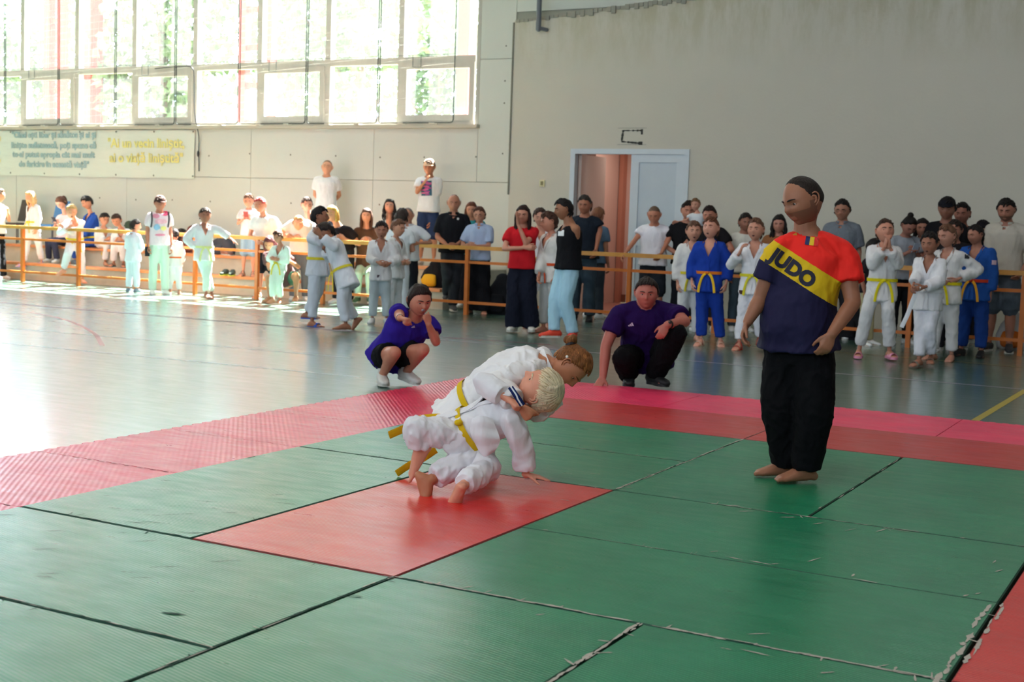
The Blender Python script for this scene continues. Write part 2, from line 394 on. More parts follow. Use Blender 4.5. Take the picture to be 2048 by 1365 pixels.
def tree(px, Y, h, r, label):
    x = outx(px, Y); t = empty('tree', (x, Y, -1)); tag(t, label, 'tree', 'trees outside the windows')
    mb = MB(); mb.tube([(x, Y, -1), (x+.1, Y, h*.4), (x-.1, Y, h*.75)], [.22, .16, .07], n=8)
    for i in range(5):
        a = i*1.3; mb.tube([(x, Y, h*.35+i*.3), (x+math.cos(a)*r*.6, Y+math.sin(a)*r*.5, h*.55+i*.5)], [.07, .02], n=6)
    mb.obj('trunk', m_bark, t)
    n = 3000; P = RNG.normal(size=(n, 3)); P /= np.linalg.norm(P, axis=1, keepdims=True)
    P *= (RNG.rand(n, 1)**.4); bl = RNG.rand(7, 3)-.5; P = P*np.array([r*.62, r*.6, h*.26])+(bl[RNG.randint(0, 7, n)]*np.array([r*1.3, r, h*.5]))
    P += (x, Y, h*.68); A = RNG.normal(size=(n, 3)); A /= np.linalg.norm(A, axis=1, keepdims=True); Bv = np.cross(A, RNG.normal(size=(n, 3)))
    Bv /= np.linalg.norm(Bv, axis=1, keepdims=True); s = .15
    V = np.stack([P-A*s, P+Bv*s*.6, P+A*s, P-Bv*s*.6], 1).reshape(-1, 3)
    mb = MB(); mb.v = [V]; mb.n = len(V); mb.f = [(4*i, 4*i+1, 4*i+2, 4*i+3) for i in range(n)]; mb.m = [0]*n
    ob = mb.obj('foliage', m_leaf, t); ob['kind'] = 'stuff'
for px, Y, h, r, l in ((60, 26, 7.5, 2.6, 'leafy tree outside seen through the far left windows'), (330, 20.5, 8, 2.3, 'leafy tree outside behind the two windows above the yellow banner text'),
                      (600, 29, 9, 3.0, 'leafy tree outside right of the orange lattice column'), (720, 22, 8.6, 2.7, 'tall tree outside behind the third window from the right'), (880, 33, 8, 2.6, 'tree outside behind the rightmost window')):
    tree(px, Y, h, r, l)
# ---- banner
def m_banner():
    t = NT('banner_vinyl'); t.b.inputs['Base Color'].default_value = (*hexc('DDE0D6'), 1); t.b.inputs['Roughness'].default_value = .55
    t.bump(t.noise(t.scale(t.coord(), (.6, 1, 2.5)), 2, 3), .25, .05); return t.m
bn = empty('banner', (-19.0, WY-.02, 2.3)); tag(bn, 'long pale banner with blue and yellow quotations under the windows', 'banner')
bx0, bx1 = -22.0, -14.2
V = []; Fs = []
for i in range(61):
    x = bx0+(bx1-bx0)*i/60
    for j in range(7):
        z = 2.80-(.89*j/6)-.012*abs(math.sin(i*.35))*(j == 0 or j == 6); V.append((x, WY-.03-.008*math.sin(i*.7+j), z))
for i in range(60):
    for j in range(6): Fs.append((i*7+j, i*7+j+1, i*7+j+8, i*7+j+7))
mb = MB(); mb.add(V, Fs); mb.obj('sheet', m_banner(), bn, smooth=True)
def wall_text(body, cx, cz, h, width, col, line=1.0, bold=.006, nm='lettering', yy=WY-.045, parent=None):
    me = text_mesh(body, h, 0.002, bold, line=line)
    n = len(me.vertices); co = np.empty(n*3); me.vertices.foreach_get('co', co); co = co.reshape(-1, 3)
    w = co[:, 0].max()-co[:, 0].min(); k = width/w
    co = np.stack([(co[:, 0]-(co[:, 0].max()+co[:, 0].min())/2)*k, co[:, 2], co[:, 1]-(co[:, 1].max()+co[:, 1].min())/2], 1)
    off = np.array((cx, yy, cz)); co += off-np.array(parent['_o'])
    me.vertices.foreach_set('co', co.ravel()); me.materials.clear(); me.materials.append(plain('print_'+col, col, .6)); me.name = nm
    o = bpy.data.objects.new(nm, me); COL.objects.link(o); o.parent = parent; return o
lc = '9DB8BC'
for i, (s, xa, xb) in enumerate((('"Când ești liber și sănătos și ai și', 24, 192), ('liniște sufletească, poți spune că', 23, 192), ('te-ai putut apropia cât mai mult', 25, 190), ('de fericire în această viață"', 38, 178))):
    yy = (271, 292, 311, 330)[i]; a, b = wp(xa, yy, WY-.04), wp(xb, yy, WY-.04)
    wall_text(s, (a[0]+b[0])/2, wp((xa+xb)/2, yy, WY-.04)[2], .16, b[0]-a[0], lc, parent=bn)
for s, xa, xb, yy in (('"Ai un vecin liniștit,', 216, 369, 289), ('ai o viață liniștită"', 219, 366, 318)):
    a, b = wp(xa, yy, WY-.04), wp(xb, yy, WY-.04); wall_text(s, (a[0]+b[0])/2, wp((xa+xb)/2, yy, WY-.04)[2], .24, b[0]-a[0], 'E8DD8C', parent=bn)
for s, yy in (('n', 277), ('\"', 322)):
    a = wp(-2, yy, WY-.04); wall_text(s, a[0], a[2], .2, .09, 'E8DD8C', parent=bn)
for i in range(9):
    for z in (2.76, 1.95):
        mb = MB(); mb.ball((bx0+.1+i*.96, WY-.045, z), (.018, .006, .018), 8); mb.obj('eyelet', plain('eyelet', '77776E', .4, metal=.7), bn)
# ---- door on the right wall, corridor behind
m_pvc = plain('white_pvc', 'CBD2DA', .35, noise=.02); m_pvc2 = plain('white_door_panel', 'BFC8D2', .4, noise=.02)
d = empty('door_1', (DX0, PY, FLOOR)); d['kind'] = 'structure'
fr = MB(); fr.box((DX0, PY-.02, FLOOR), (DX0+.08, PY+.1, DZ)); fr.box((DX1-.08, PY-.02, FLOOR), (DX1, PY+.1, DZ)); fr.box((DX0+.08, PY-.02, DZ-.08), (DX1-.08, PY+.1, DZ))
fr.obj('frame', m_pvc, d)
sx = wp(1263, 310, PY)[0]
lf = MB(); lf.box((sx, PY, FLOOR), (sx+.13, PY+.06, DZ-.08)); lf.box((DX1-.20, PY, FLOOR), (DX1-.08, PY+.06, DZ-.08)); lf.box((sx+.13, PY, DZ-.2), (DX1-.2, PY+.06, DZ-.08)); lf.box((sx+.13, PY, FLOOR), (DX1-.2, PY+.06, .12)); lf.box((sx+.13, PY, 1.02), (DX1-.2, PY+.06, 1.12))
lf = lf.obj('leaf', m_pvc, d); q = MB().box((sx+.12, PY+.018, .1), (DX1-.19, PY+.04, DZ-.19)).obj('leaf_panel', m_pvc2, lf)
# open leaf folded into the corridor
ol = MB(); ol.box((DX0+.09, PY+.1, FLOOR), (DX0+.14, PY+1.0, DZ-.08)); ol.obj('open_leaf', plain('open_leaf', 'C9B4AA', .4), d)
mb = MB(); mb.tube([(sx+.06, PY, 1.0), (sx+.06, PY-.05, 1.0), (sx+.06, PY-.05, .87)], .01, n=6); mb.obj('door_handle', plain('door_handle', '77787A', .3, metal=.8), d)
m_pink = m_wallpaint('salmon_wall', 'D3AFA2', .06); cor = MB()
cor.box((-8.2, 17.4, FLOOR), (-3.2, 17.5, 3)); cor.box((-8.3, WY+.26, FLOOR), (-8.2, 17.5, 3)); cor.box((-3.6, WY+.26, FLOOR), (-3.5, 17.5, 3)); cor.box((-8.3, WY+.2, 2.9), (-3.2, 17.5, 3.0))
cor.box((-7.0, 16.3, FLOOR), (-6.9, 17.4, 2.9)); cor.box((-6.45, WY+.26, FLOOR), (-6.40, WY+.3, 2.9))
structure(cor, 'wall_corridor', m_pink)
structure(MB().box((-6.9, 17.36, FLOOR), (-3.6, 17.4, .1)), 'baseboard_corridor', plain('brown_skirting', '7C4A35', .6))
structure(MB().box((-8.2, WY, FLOOR-.1), (-3.5, 17.4, FLOOR-.003)), 'floor_corridor', plain('red_tile', 'A97466', .4, noise=.1))
cd = empty('door_2', (-7.0, 17.3, FLOOR)); cd['kind'] = 'structure'
f2 = MB(); x = wp(1243, 400, 17.3)[0]; f2.box((x-.04, 17.25, FLOOR), (x+.04, 17.4, 2.9)); f2.obj('jamb', plain('brown_pink', 'B87B66', .6), cd)
lamp = bpy.data.lights.new('corridor_fill', 'AREA'); lamp.energy = 22; lamp.size = .6; lamp.color = (1, .86, .76); lo = bpy.data.objects.new('corridor_fill', lamp); COL.objects.link(lo); lo.location = (-6.0, 16.2, 2.86)  # fill light added to brighten the corridor, no visible source there
# remains of the removed sign above the door
sg = empty('sign_remains', (-5.5, PY, 2.68)); tag(sg, 'black glue outline of a removed sign above the doorway', 'sign remains')
a, b = wp(1236, 256, PY), wp(1292, 290, PY); mb = MB(); random.seed(3)
def smear(p0, p1, w, n=14):
    for i in range(n):
        t = i/n; x = p0[0]+(p1[0]-p0[0])*t; z = p0[1]+(p1[1]-p0[1])*t; ww = w*random.uniform(.3, 1.3)
        L = math.hypot(p1[0]-p0[0], p1[1]-p0[1])/n; ux, uz = (p1[0]-p0[0])/(n*L), (p1[1]-p0[1])/(n*L)
        mb.box((min(x, x+ux*L)-abs(uz)*ww, PY-.004-.001*i/n, min(z, z+uz*L)-abs(ux)*ww), (max(x, x+ux*L)+abs(uz)*ww, PY, max(z, z+uz*L)+abs(ux)*ww))
x0_, x1_, zb, ztp = a[0]+.07, b[0]-.06, b[2]+.03, a[2]-.04
smear((x0_, ztp), (x1_, ztp-.0), .012); smear((x0_+.02, ztp), (x0_, zb+.02), .016, 8); smear((x0_, zb+.02), (x1_, zb-.01), .012)
mb.box((x1_-.03, PY-.004, ztp-.06), (x1_, PY, ztp+.02)); mb.box((x1_-.06, PY-.004, zb-.03), (x1_, PY, zb+.02))
mb.obj('glue_mark', plain('black_glue', '33322E', .7), sg)
mb = MB(); mb.box((a[0], PY-.003, a[2]-.006), (b[0], PY, a[2])); mb.box((a[0], PY-.003, b[2]), (b[0], PY, b[2]+.006)); mb.obj('scored_line', plain('scored_line', '8B8A84', .8), sg)
sw = empty('light_switch', wp(1085, 367, PY)); tag(sw, 'small cream light switch on the plaster wall left of the doorway', 'light switch')
p = wp(1085, 367, PY); mb = MB(); chamfer_box(mb, (p[0]-.045, PY-.02, p[2]-.05), (p[0]+.045, PY, p[2]+.05)); mb.obj('plate', plain('cream_plastic', 'D8D2A6', .4), sw)
mb = MB(); mb.box((p[0]-.02, PY-.03, p[2]-.03), (p[0]+.02, PY-.02, p[2]+.03)); mb.obj('rocker', plain('brown_rocker', '8A7F55', .4), sw)
mb = MB(); p = wp(1084, 58, PY); mb.tube([(p[0], PY-.12, p[2]-.02), (p[0], PY-.12, CZ)], .04, n=10); mb.tube([(p[0], PY-.12, p[2]), (p[0]+.10, PY-.035, p[2]-.02)], .03, n=8)
tag(mb.obj('drain_pipe', plain('grey_pipe', '6C7178', .5), loc=(p[0], PY, p[2])), 'dark grey vertical pipe near the top of the wall corner', 'pipe')
# ---- bleachers
m_board = plain('orange_varnished_wood', 'C9875A', .4, noise=.15, nscale=5); m_conc = plain('painted_concrete', 'B9B8AC', .8, noise=.08)
bl = empty('bleacher', (-14.4, 12.8, FLOOR)); tag(bl, 'low two-step spectator bleacher with orange boards along the window wall', 'bleacher')
BX0, BX1 = -23, -7.8
MB().box((BX0, 12.98, FLOOR), (BX1, 13.6, .23)).obj('lower_step', m_conc, bl)
MB().box((BX0, 13.6, FLOOR), (BX1+.2, WY-.005, .545)).obj('upper_step', m_conc, bl)
for i in range(5):
    xa = BX0+(BX1-BX0)*i/5+.01; xb = BX0+(BX1-BX0)*(i+1)/5-.01
    MB().box((xa, 12.90, .225), (xb, 13.2, .27)).obj('lower_board', m_board, bl); MB().box((xa, 13.53, .53), (xb, 13.88, .575)).obj('upper_board', m_board, bl)
# ---- railing
m_rail = plain('orange_paint', 'C8702E', .4, noise=.08); m_rail2 = plain('worn_yellow_rail', 'C98F45', .4, noise=.12)
rl = empty('railing', (-7.5, 12.36, FLOOR)); tag(rl, 'long orange steel spectator railing between the sports floor and the bleachers', 'railing')
posts = [-20.1, -18.8, -17.5, -16.15, -14.78, -13.45, -12.15, -10.87, -9.58, -8.29, -7.02, -5.77, -4.48, -3.25, -2.03, -.76, .53, 1.8, 3.1]
for x in posts: MB().box((x-.028, 12.332, FLOOR), (x+.028, 12.388, .91)).obj('post', m_rail, rl)
for i in range(len(posts)-1):
    a, b = posts[i], posts[i+1]
    mb = MB(); mb.box((a, 12.325, .90), (b, 12.395, .955)); mb.obj('top_rail', m_rail2, rl)
    mb = MB(); mb.box((a+.028, 12.345, .70), (b-.028, 12.375, .74)); mb.obj('middle_rail', m_rail, rl)
    mb = MB(); mb.box((a+.028, 12.345, .12), (b-.028, 12.375, .16)); mb.obj('lower_rail', m_rail, rl)
# ---- court lines (paint, part of the floor)
flo = bpy.data.objects['floor']
def strip(pts, w, col, nm='court_line'):
    P = curve_pts(pts, 6) if len(pts) > 2 else np.array(pts, float); P = P[:, :2]; T = np.gradient(P, axis=0); T /= np.linalg.norm(T, axis=1, keepdims=True); N = np.stack([-T[:, 1], T[:, 0]], 1)
    V = np.concatenate([np.c_[P+N*w/2, np.full(len(P), FLOOR+.0012)], np.c_[P-N*w/2, np.full(len(P), FLOOR+.0012)]]); n = len(P)
    mb = MB(); mb.add(V, [(i, i+n, i+n+1, i+1) for i in range(n-1)])
    t = plain('line_paint_'+col, col, .3, .6); mb.obj(nm, t, flo)
def fp(x, y): return gp(x, y, FLOOR)
strip([(-25, 8.74), (X1, 8.74)], .05, '9A96A0'); strip([fp(0, 606), fp(560, 652), fp(1100, 690)], .07, '6F4A55')
strip([fp(60, 625), fp(130, 640), fp(185, 665), fp(205, 692)], .05, 'B06A6A')
strip([fp(0, 655), fp(700, 716)], .04, 'C4CCCC'); strip([fp(0, 686), fp(720, 755)], .05, 'C4CCCC')
strip([(-2.35, 6.12), (X1, 6.06)], .05, 'B9B8AC'); strip([fp(1950, 842), fp(2048, 783), fp(2200, 690)], .06, 'B5A33C')
strip([fp(1120, 668), fp(1260, 672), fp(2048, 735)], .03, '8C8C50')
# ================================================================ mats
def m_mat(name, col, straw=True, wear=.5):
    t = NT(name); v = t.coord('Object'); c = hexc(col)
    n = t.noise(v, 2.2, 5, .6); a = t.mix(t.ramp(n, .3, .7), tuple(x*.85 for x in c), tuple(min(1, x*1.12) for x in c))
    sc = t.noise(t.scale(v, (2.0, 26, 1), (0, 0, .5)), 1.5, 6, .7)
    a = t.mix(t.math('MULTIPLY', t.ramp(sc, .66, .74), .35*wear), a, tuple(min(1, x*1.7+.06) for x in c))
    t.l(a, t.b.inputs['Base Color'])
    t.b.inputs['Specular IOR Level'].default_value = .5
    t.b.inputs['Coat Weight'].default_value = .28 if straw else .05; t.b.inputs['Coat Roughness'].default_value = .25
    rr = t.noise(t.scale(v, (1.5, 6, 1)), 2.5, 5, .65)
    t.l(t.math('ADD', t.math('MULTIPLY', t.ramp(rr, .3, .7), .16), .27), t.b.inputs['Roughness'])
    w = t.n('ShaderNodeTexWave', wave_type='BANDS', bands_direction='Y'); w.inputs['Scale'].default_value = 20 if straw else 11; w.inputs['Distortion'].default_value = .5; w.inputs['Detail'].default_value = 1
    t.l(t.scale(v, (1, 1, 1), (0, 0, math.radians(14) if straw else math.radians(50))), w.inputs['Vector'])
    big = t.noise(v, 3, 3)
    if straw:
        h = t.math('ADD', t.math('MULTIPLY', w.outputs[0], .11), t.math('ADD', t.math('MULTIPLY', big, .5), t.math('MULTIPLY', sc, .12)))
    else:
        h = t.math('ADD', t.math('MULTIPLY', w.outputs[0], .16), t.math('MULTIPLY', big, .4))
    t.bump(h, .5, .016); return t.m
m_green = m_mat('green_mat_cover', '128259'); m_red_m = m_mat('red_mat_cover', 'DA1C18'); m_pinkm = m_mat('pink_foam', 'E62A55', False)
m_dred = m_mat('dark_red_mat_cover', 'C62226'); m_foam = plain('grey_foam', 'A59C93', .9, noise=.1); m_side = plain('green_vinyl_edge', '1D4A38', .6); m_rside = plain('red_vinyl_edge', '7C1A1A', .6)
m_pink2 = m_mat('bright_pink_foam', 'F23A66', False, .1)
tat = empty('judo_mat_area', (0, 0, FLOOR)); tag(tat, 'competition area of green and red judo mats laid edge to edge on the floor', 'judo mats')
def mat_piece(x0, y0, x1, y1, cover, side, nm='mat', g=.006, zt_=0., gx=None):
    a0, b0, a1, b1 = [v+random.uniform(-.0025, .0025) for v in (x0+g, y0+g, x1-g, y1-g)]
    mb = MB(); chamfer_box(mb, (a0, b0, FLOOR+.001), (a1, b1, zt_), .005, 1); mb.m[-1] = 0
    o = mb.obj(nm, [cover, side], tat); return o
random.seed(11)
G = m_green
P_ = [(-2, 2, -1, 4), (-1, 0, 0, 2), (-2, 0, -1, 2), (-2, 2, 0, 3), (-2, 3, 0, 4),
      (0, 0, 2, 1), (0, 1, 2, 2), (0, 2, 1, 4), (1, 2, 2, 4), (0, -2, 1, 0), (1, -2, 2, 0), (-2, -1, 0, 0), (-2, -2, 0, -1), (-2, -3, 0, -2), (0, -4, 1, -2), (1, -4, 2, -2), (-2, -4, 0, -3)]
for q in P_:
    if q == (-2, 2, -1, 4): continue
    red = q == (-1, 0, 0, 2)
    mat_piece(*q, m_red_m if red else G, m_rside if red else m_side, 'red_mat' if red else 'green_mat', g=.007 if q[1] < 0 else (.003 if q[0] >= 0 or q[1] >= 2 else .005))
for y in (-4, -2, 0, 2): mat_piece(2.0, y, 3.0, y+2, m_red_m, m_rside, 'red_mat', g=.012)
mat_piece(2.0, 4, 3.0, 5, m_dred, m_rside, 'red_mat')
for x in (-2, 0): mat_piece(x, 4, x+2, 5, m_dred, m_rside, 'red_mat', g=.003)
# exposed foam: torn strips along the seams (worn vinyl curling off), one object per kind
random.seed(21)
chips = MB(); dark = MB()
def chip(x, y, L, w, ang, mb=chips, z=.0015):
    n = 5; V = []; c, s = math.cos(ang), math.sin(ang)
    for i in range(n+1):
        t = i/n*L; ww = w*(.35+random.random()*.9)*(1-abs(2*i/n-1)**3*.8)
        for q in (-1, 1): V.append((x+c*t-s*q*ww/2, y+s*t+c*q*ww/2, z+random.random()*.001))
    mb.add(V, [(2*i, 2*i+2, 2*i+3, 2*i+1) for i in range(n)])
def seam(x0, y0, x1, y1, dens, w, mb=chips, off=.0):
    L = math.hypot(x1-x0, y1-y0); a = math.atan2(y1-y0, x1-x0); t = 0
    while t < L:
        l = random.uniform(.03, .16)
        if random.random() < dens:
            o = random.uniform(-.008, .008)+off; chip(x0+math.cos(a)*t-math.sin(a)*o, y0+math.sin(a)*t+math.cos(a)*o, min(l, L-t), w*random.uniform(.4, 1), a+random.uniform(-.03, .03), mb)
            if random.random() < .35: chip(x0+math.cos(a)*t, y0+math.sin(a)*t, random.uniform(.02, .07), w*.5, a+random.choice((-1, 1))*random.uniform(.8, 2), mb)
        t += l*.9
seam(0, 0, 2, 0, .95, .017); seam(0, 0, 2, 0, .8, .014); seam(1, -2, 1, 0, .95, .018); seam(1, -2, 1, 0, .8, .014); seam(1.985, -.6, 1.985, .95, .9, .03, off=.008); seam(2.02, .2, 2.02, 1.0, .8, .022)
seam(0, 2, 0, 4, .95, .011); seam(0, 2, 0, 4, .6, .009); seam(0, 4, 0, 5, .7, .006); seam(-1, 2, 0, 2, .95, .012); seam(-1.2, 3, -.12, 3, .9, .008); seam(1, 2.2, 1, 3.9, .55, .008, off=.004)
seam(.35, 1, .8, 1, .5, .006); seam(.1, 1, 1, 1, .35, .004); seam(.5, 2, 1.05, 2, .8, .01); seam(1.05, 2, 2, 2, .5, .009); seam(-2, 0, -1, 0, .1, .004)
seam(-2, -1, 0, -1, .35, .008, off=.004); seam(0, -2, 0, 0, .3, .007, off=.004); seam(-2, 4, 2, 4, .25, .005)
for px, py, L, a in ((1120, 1000, .05, 0), (1342, 995, .05, .2), (1455, 1012, .06, .6), (1475, 1024, .09, .7), (1560, 1036, .08, .7), (1625, 1050, .07, 1.1), (1690, 1063, .08, 1.2), (1752, 1065, .10, 1.3), (1785, 1060, .1, -.1),
                     (1615, 1125, .10, 1.3), (1500, 1123, .09, -.1), (1540, 1130, .04, .9), (1420, 1105, .04, .9), (1450, 1114, .08, -.15), (1703, 1155, .05, 1.6), (1705, 1158, .1, -.12), (1985, 1128, .06, 1.5), (1990, 1145, .06, 1.2), (1950, 1190, .04, 1.2), (1926, 1194, .04, 1.2),
                     (1480, 1300, .1, -.1), (1440, 1297, .04, 0), (1640, 1348, .05, .8), (1180, 948, .06, .2), (1495, 1270, .08, .7), (1070, 1232, .04, 1)):
    p = gp(px, py); chip(p[0], p[1], L, .009, a)
o = chips.obj('torn_foam', plain('exposed_foam', 'B9AFA4', .9), tat); o['kind'] = 'stuff'; o['label'] = 'pale torn foam showing along the mat seams'
seam(-2, 0, -1, 0, .8, .010, dark); seam(-2, 2, -1, 2, .9, .010, dark); seam(-2, -1, -.02, -1, .9, .014, dark); seam(0, -2, 0, 0, .8, .012, dark); seam(-1, 0, -1, 2, .6, .006, dark); seam(-1, -.01, 0, -.01, .9, .006, dark)
seam(-1.98, .1, -1.98, 2.2, .15, .012, dark)
for i in range(46):
    x, y = random.choice(((random.uniform(-2, -1), random.uniform(0, 1.2)), (random.uniform(-2, 0), random.uniform(-.95, -.1)), (random.uniform(-2, 0), random.uniform(-2, -1.1)))); chip(x, y, random.uniform(.03, .16), .005, random.uniform(.2, .9), dark)
p = gp(345, 1232); chip(p[0]-.05, p[1], .09, .022, .3, dark); p = gp(820, 1029-1029+1030); 
o = dark.obj('scuff_tear', plain('dark_green_tear', '1C3E31', .8), tat); o['kind'] = 'stuff'; o['label'] = 'dark green tears and scuffs in the mat cover'
# pink interlocking foam tiles with toothed edges
pk = empty('pink_foam_border', (-2.5, 1, FLOOR)); tag(pk, 'border strip of pink interlocking foam tiles along the left of the mats', 'foam mats')
def jig(x0, y0, x1, y1, cover, parent, teeth, nm='foam_tile', zt_=-.004, tw=.042):
    """teeth: set of sides carrying teeth ('l','r','b','t')"""
    g = .003; out = []
    def side(a, b, on, sg):
        a = np.array(a); b = np.array(b); L = np.linalg.norm(b-a); t = (b-a)/L; n = np.array([t[1], -t[0]])
        pts = [a]
        if on:
            k = int(L/tw/2)*2; w = L/k
            for i in range(k):
                o_ = .018 if (i % 2 == 0) == (sg > 0) else -.0
                if sg < 0: o_ = -.018 if i % 2 == 0 else 0
                pts += [a+t*(i*w+.0035)+n*o_, a+t*((i+1)*w-.0035)+n*o_]
        return pts
    A = (x0+g, y0+g), (x1-g, y0+g), (x1-g, y1-g), (x0+g, y1-g)
    pts = side(A[0], A[1], 'b' in teeth, 1)+side(A[1], A[2], 'r' in teeth, 1)+side(A[2], A[3], 't' in teeth, -1)+side(A[3], A[0], 'l' in teeth, 1)
    n = len(pts); V = [(p[0], p[1], FLOOR+.001) for p in pts]+[(p[0], p[1], zt_) for p in pts]
    mb = MB(); mb.add(V, [tuple(range(n))[::-1], tuple(range(n, 2*n))]+[(i, (i+1) % n, n+(i+1) % n, n+i) for i in range(n)])
    return mb.obj(nm, cover, parent)
for y in range(-4, 6): jig(-3, y, -2, y+1, m_pinkm, pk, {'l', 'b'} if y else {'l', 'b'})
pk2 = empty('foam_border', (0, 5.5, FLOOR)); tag(pk2, 'border strip of brighter pink foam tiles behind the dark red mats', 'foam mats')
for x in range(-2, 3): jig(x, 5, x+1, 6, m_pink2, pk2, {'t'} if x > -2 else set(), zt_=-.002)
# ================================================================ people
# ---- head template: unit head, x = person's left, y = forward, z = up, chin -.5 .. crown +.5
def head_template(nu, nv):
    V = []
    for i in range(nv+1):
        a = math.pi*i/nv
        for j in range(nu):
            t = 2*math.pi*j/nu; V.append((math.sin(a)*math.cos(t), math.sin(a)*math.sin(t), math.cos(a)))
    D = np.array(V); x, y, z = D[:, 0]*.355, D[:, 1]*.43, D[:, 2]*.5
    G = lambda cx, cz, sx, sz: np.exp(-((x-cx)/sx)**2-((z-cz)/sz)**2)
    fr = np.clip(D[:, 1]*1.6, 0, 1)      # front weight
    lo = np.clip(-z/.5, 0, 1)
    x = x*(1-.22*lo**2.0); y = np.where(D[:, 1] < 0, y*(1-.55*lo**1.2), y*(1-.06*lo)) 
    y = np.where(D[:, 1] > 0, y*.93, y*1.08)
    y = y+fr*(.080*G(0, -.10, .048, .065)+.045*G(0, -.01, .036, .10))                # nose
    y = y+fr*(.022*G(-.13, .10, .13, .04)+.022*G(.13, .10, .13, .04))              # brow
    y = y-fr*(.055*G(-.135, .02, .075, .045)+.055*G(.135, .02, .075, .045))            # eye sockets
    y = y+fr*(.022*G(0, -.245, .085, .022)+.022*G(0, -.285, .07, .02)-.016*G(0, -.264, .09, .009))  # lips
    y = y-fr*.014*G(0, -.335, .1, .03)+fr*.038*G(0, -.43, .09, .06)                # chin
    y = y+fr*(.014*G(-.19, -.12, .09, .09)+.014*G(.19, -.12, .09, .09))            # cheeks
    x = x+np.sign(D[:, 0])*(.010*G(-.27, -.02, .09, .1)+.010*G(.27, -.02, .09, .1))*(1-fr)
    P = np.stack([x, y, z], 1); Fs = []
    for i in range(nv):
        for j in range(nu): Fs.append((i*nu+j, (i+1)*nu+j, (i+1)*nu+(j+1) % nu, i*nu+(j+1) % nu))
    return P, Fs
def ear(sg):
    mb = MB(); pts = [(.0, .02, .10), (.028, -.02, .115), (.04, -.055, .075), (.036, -.055, .0), (.022, -.03, -.06), (.0, .0, -.09)]
    P = np.array(pts); P = P*(1.7, 1.35, 1.25)+(.338, -.03, -.01); P[:, 0] *= sg
    mb.tube(curve_pts(P, 2), .017, n=6); mb.tube(curve_pts(np.array([(sg*.345, .0, .07), (sg*.375, -.05, .05), (sg*.368, -.05, -.04), (sg*.340, -.01, -.07)]), 2), .026, n=6)
    return np.concatenate(mb.v), mb.f
HT = {}
for k, (a, b) in {'lo': (36, 26), 'hi': (76, 56)}.items():
    P, Fs = head_template(a, b); mb = MB(); mb.add(P, Fs); 
    for sg in (-1, 1): e = ear(sg); mb.add(*e)
    HT[k] = (P, [f[::-1] for f in Fs], np.concatenate(mb.v), [f[::-1] for f in mb.f])
def surf_y(x, z):
    P = HT['hi'][0]; m = P[:, 1] > 0; Q = P[m]; i = np.argmin((Q[:, 0]-x)**2+(Q[:, 2]-z)**2); return Q[i, 1]
def hairline(y, style):
    ys = [-.5, -.3, -.18, -.05, .04, .12, .2, .3, .45]
    zs = {'short': [-.24, -.24, -.18, .10, .15, .22, .29, .335, .35], 'buzz': [-.18, -.18, -.14, .10, .15, .24, .30, .345, .36],
          'bald': [-.08, -.06, -.03, .03, .07, .9, .9, .9, .9], 'long': [-.42, -.40, -.34, -.22, -.05, .12, .24, .30, .32],
          'bangs': [-.30, -.30, -.25, -.10, .0, .08, .14, .15, .16], 'receding': [-.16, -.15, -.10, .02, .07, .26, .40, .6, .6]}[style]
    return np.interp(y, ys, zs)
def wob(P, f, ph=0.):
    x, y, z = P[:, 0]*f, P[:, 1]*f, P[:, 2]*f
    a = np.sin(x*1.7+ph+1.3*np.sin(y*1.1+ph*2)+.8*np.sin(z*1.9)); b = np.sin(y*2.1-ph+1.1*np.sin(z*1.3+ph)+.7*np.sin(x*2.3)); c = np.sin(z*1.6+ph*1.7+1.2*np.sin(x*1.5)+.9*np.sin(y*2.7))
    return (a*b+b*c+c*a)/1.6
def hand_prims(mb, W, d, pn, size, pose, left, n=7):
    """W wrist, d finger direction, pn palm normal (side the palm faces); size = hand length"""
    d = nrm(d); pn = nrm(np.asarray(pn)-d*(np.asarray(pn)@d)); th = np.cross(pn, d)*(1 if left else -1)   # thumb side
    s = size
    mb.tube([W-d*.06*s, W+d*.10*s, W+d*.28*s, W+d*.47*s], [(.135*s, .11*s), (.16*s, .10*s), (.215*s, .085*s), (.205*s, .07*s)], side=th, n=max(8, n), sup=2.4)
    curl = {'flat': (4, 6, 4), 'relaxed': (22, 30, 22), 'fist': (72, 95, 60), 'grip': (55, 65, 40), 'spread': (2, 8, 6)}[pose]
    for i, (off, L, r) in enumerate(((.155, .40, .052), (.052, .45, .054), (-.052, .42, .052), (-.15, .34, .045))):
        spr = {'spread': .26, 'flat': .05}.get(pose, .03)*(1.5-i)/1.5
        p = W+d*(.44-.02*abs(i-1))*s+th*off*s; q = nrm(d+th*spr); a = 0; pts = [p-q*.05*s, p]
        for k, (c, l) in enumerate(zip(curl, (.42, .32, .26))):
            a += math.radians(c*(1+.08*i)); q2 = q*math.cos(a)+pn*math.sin(a); p = p+q2*L*l*s; pts.append(p)
        mb.tube(pts, [r*s*1.05, r*s, r*s*.95, r*s*.88, r*s*.75], side=th, n=n)
    tc = {'fist': (.45, .25), 'grip': (.4, .5), 'spread': (1.1, .05)}.get(pose, (.65, .25))
    p0 = W+d*.12*s+th*.13*s; q = nrm(d*1.0+th*tc[0]*1.2+pn*.35); p1 = p0+q*.20*s; q = nrm(d*1.0+th*tc[0]*.5+pn*(.4+tc[1])); p2 = p1+q*.17*s; q = nrm(d*1.0+th*(tc[0]*.3-.1)+pn*(.3+tc[1])); p3 = p2+q*.13*s
    mb.tube([p0, p1, p2, p3], [.075*s, .066*s, .056*s, .045*s], n=n)
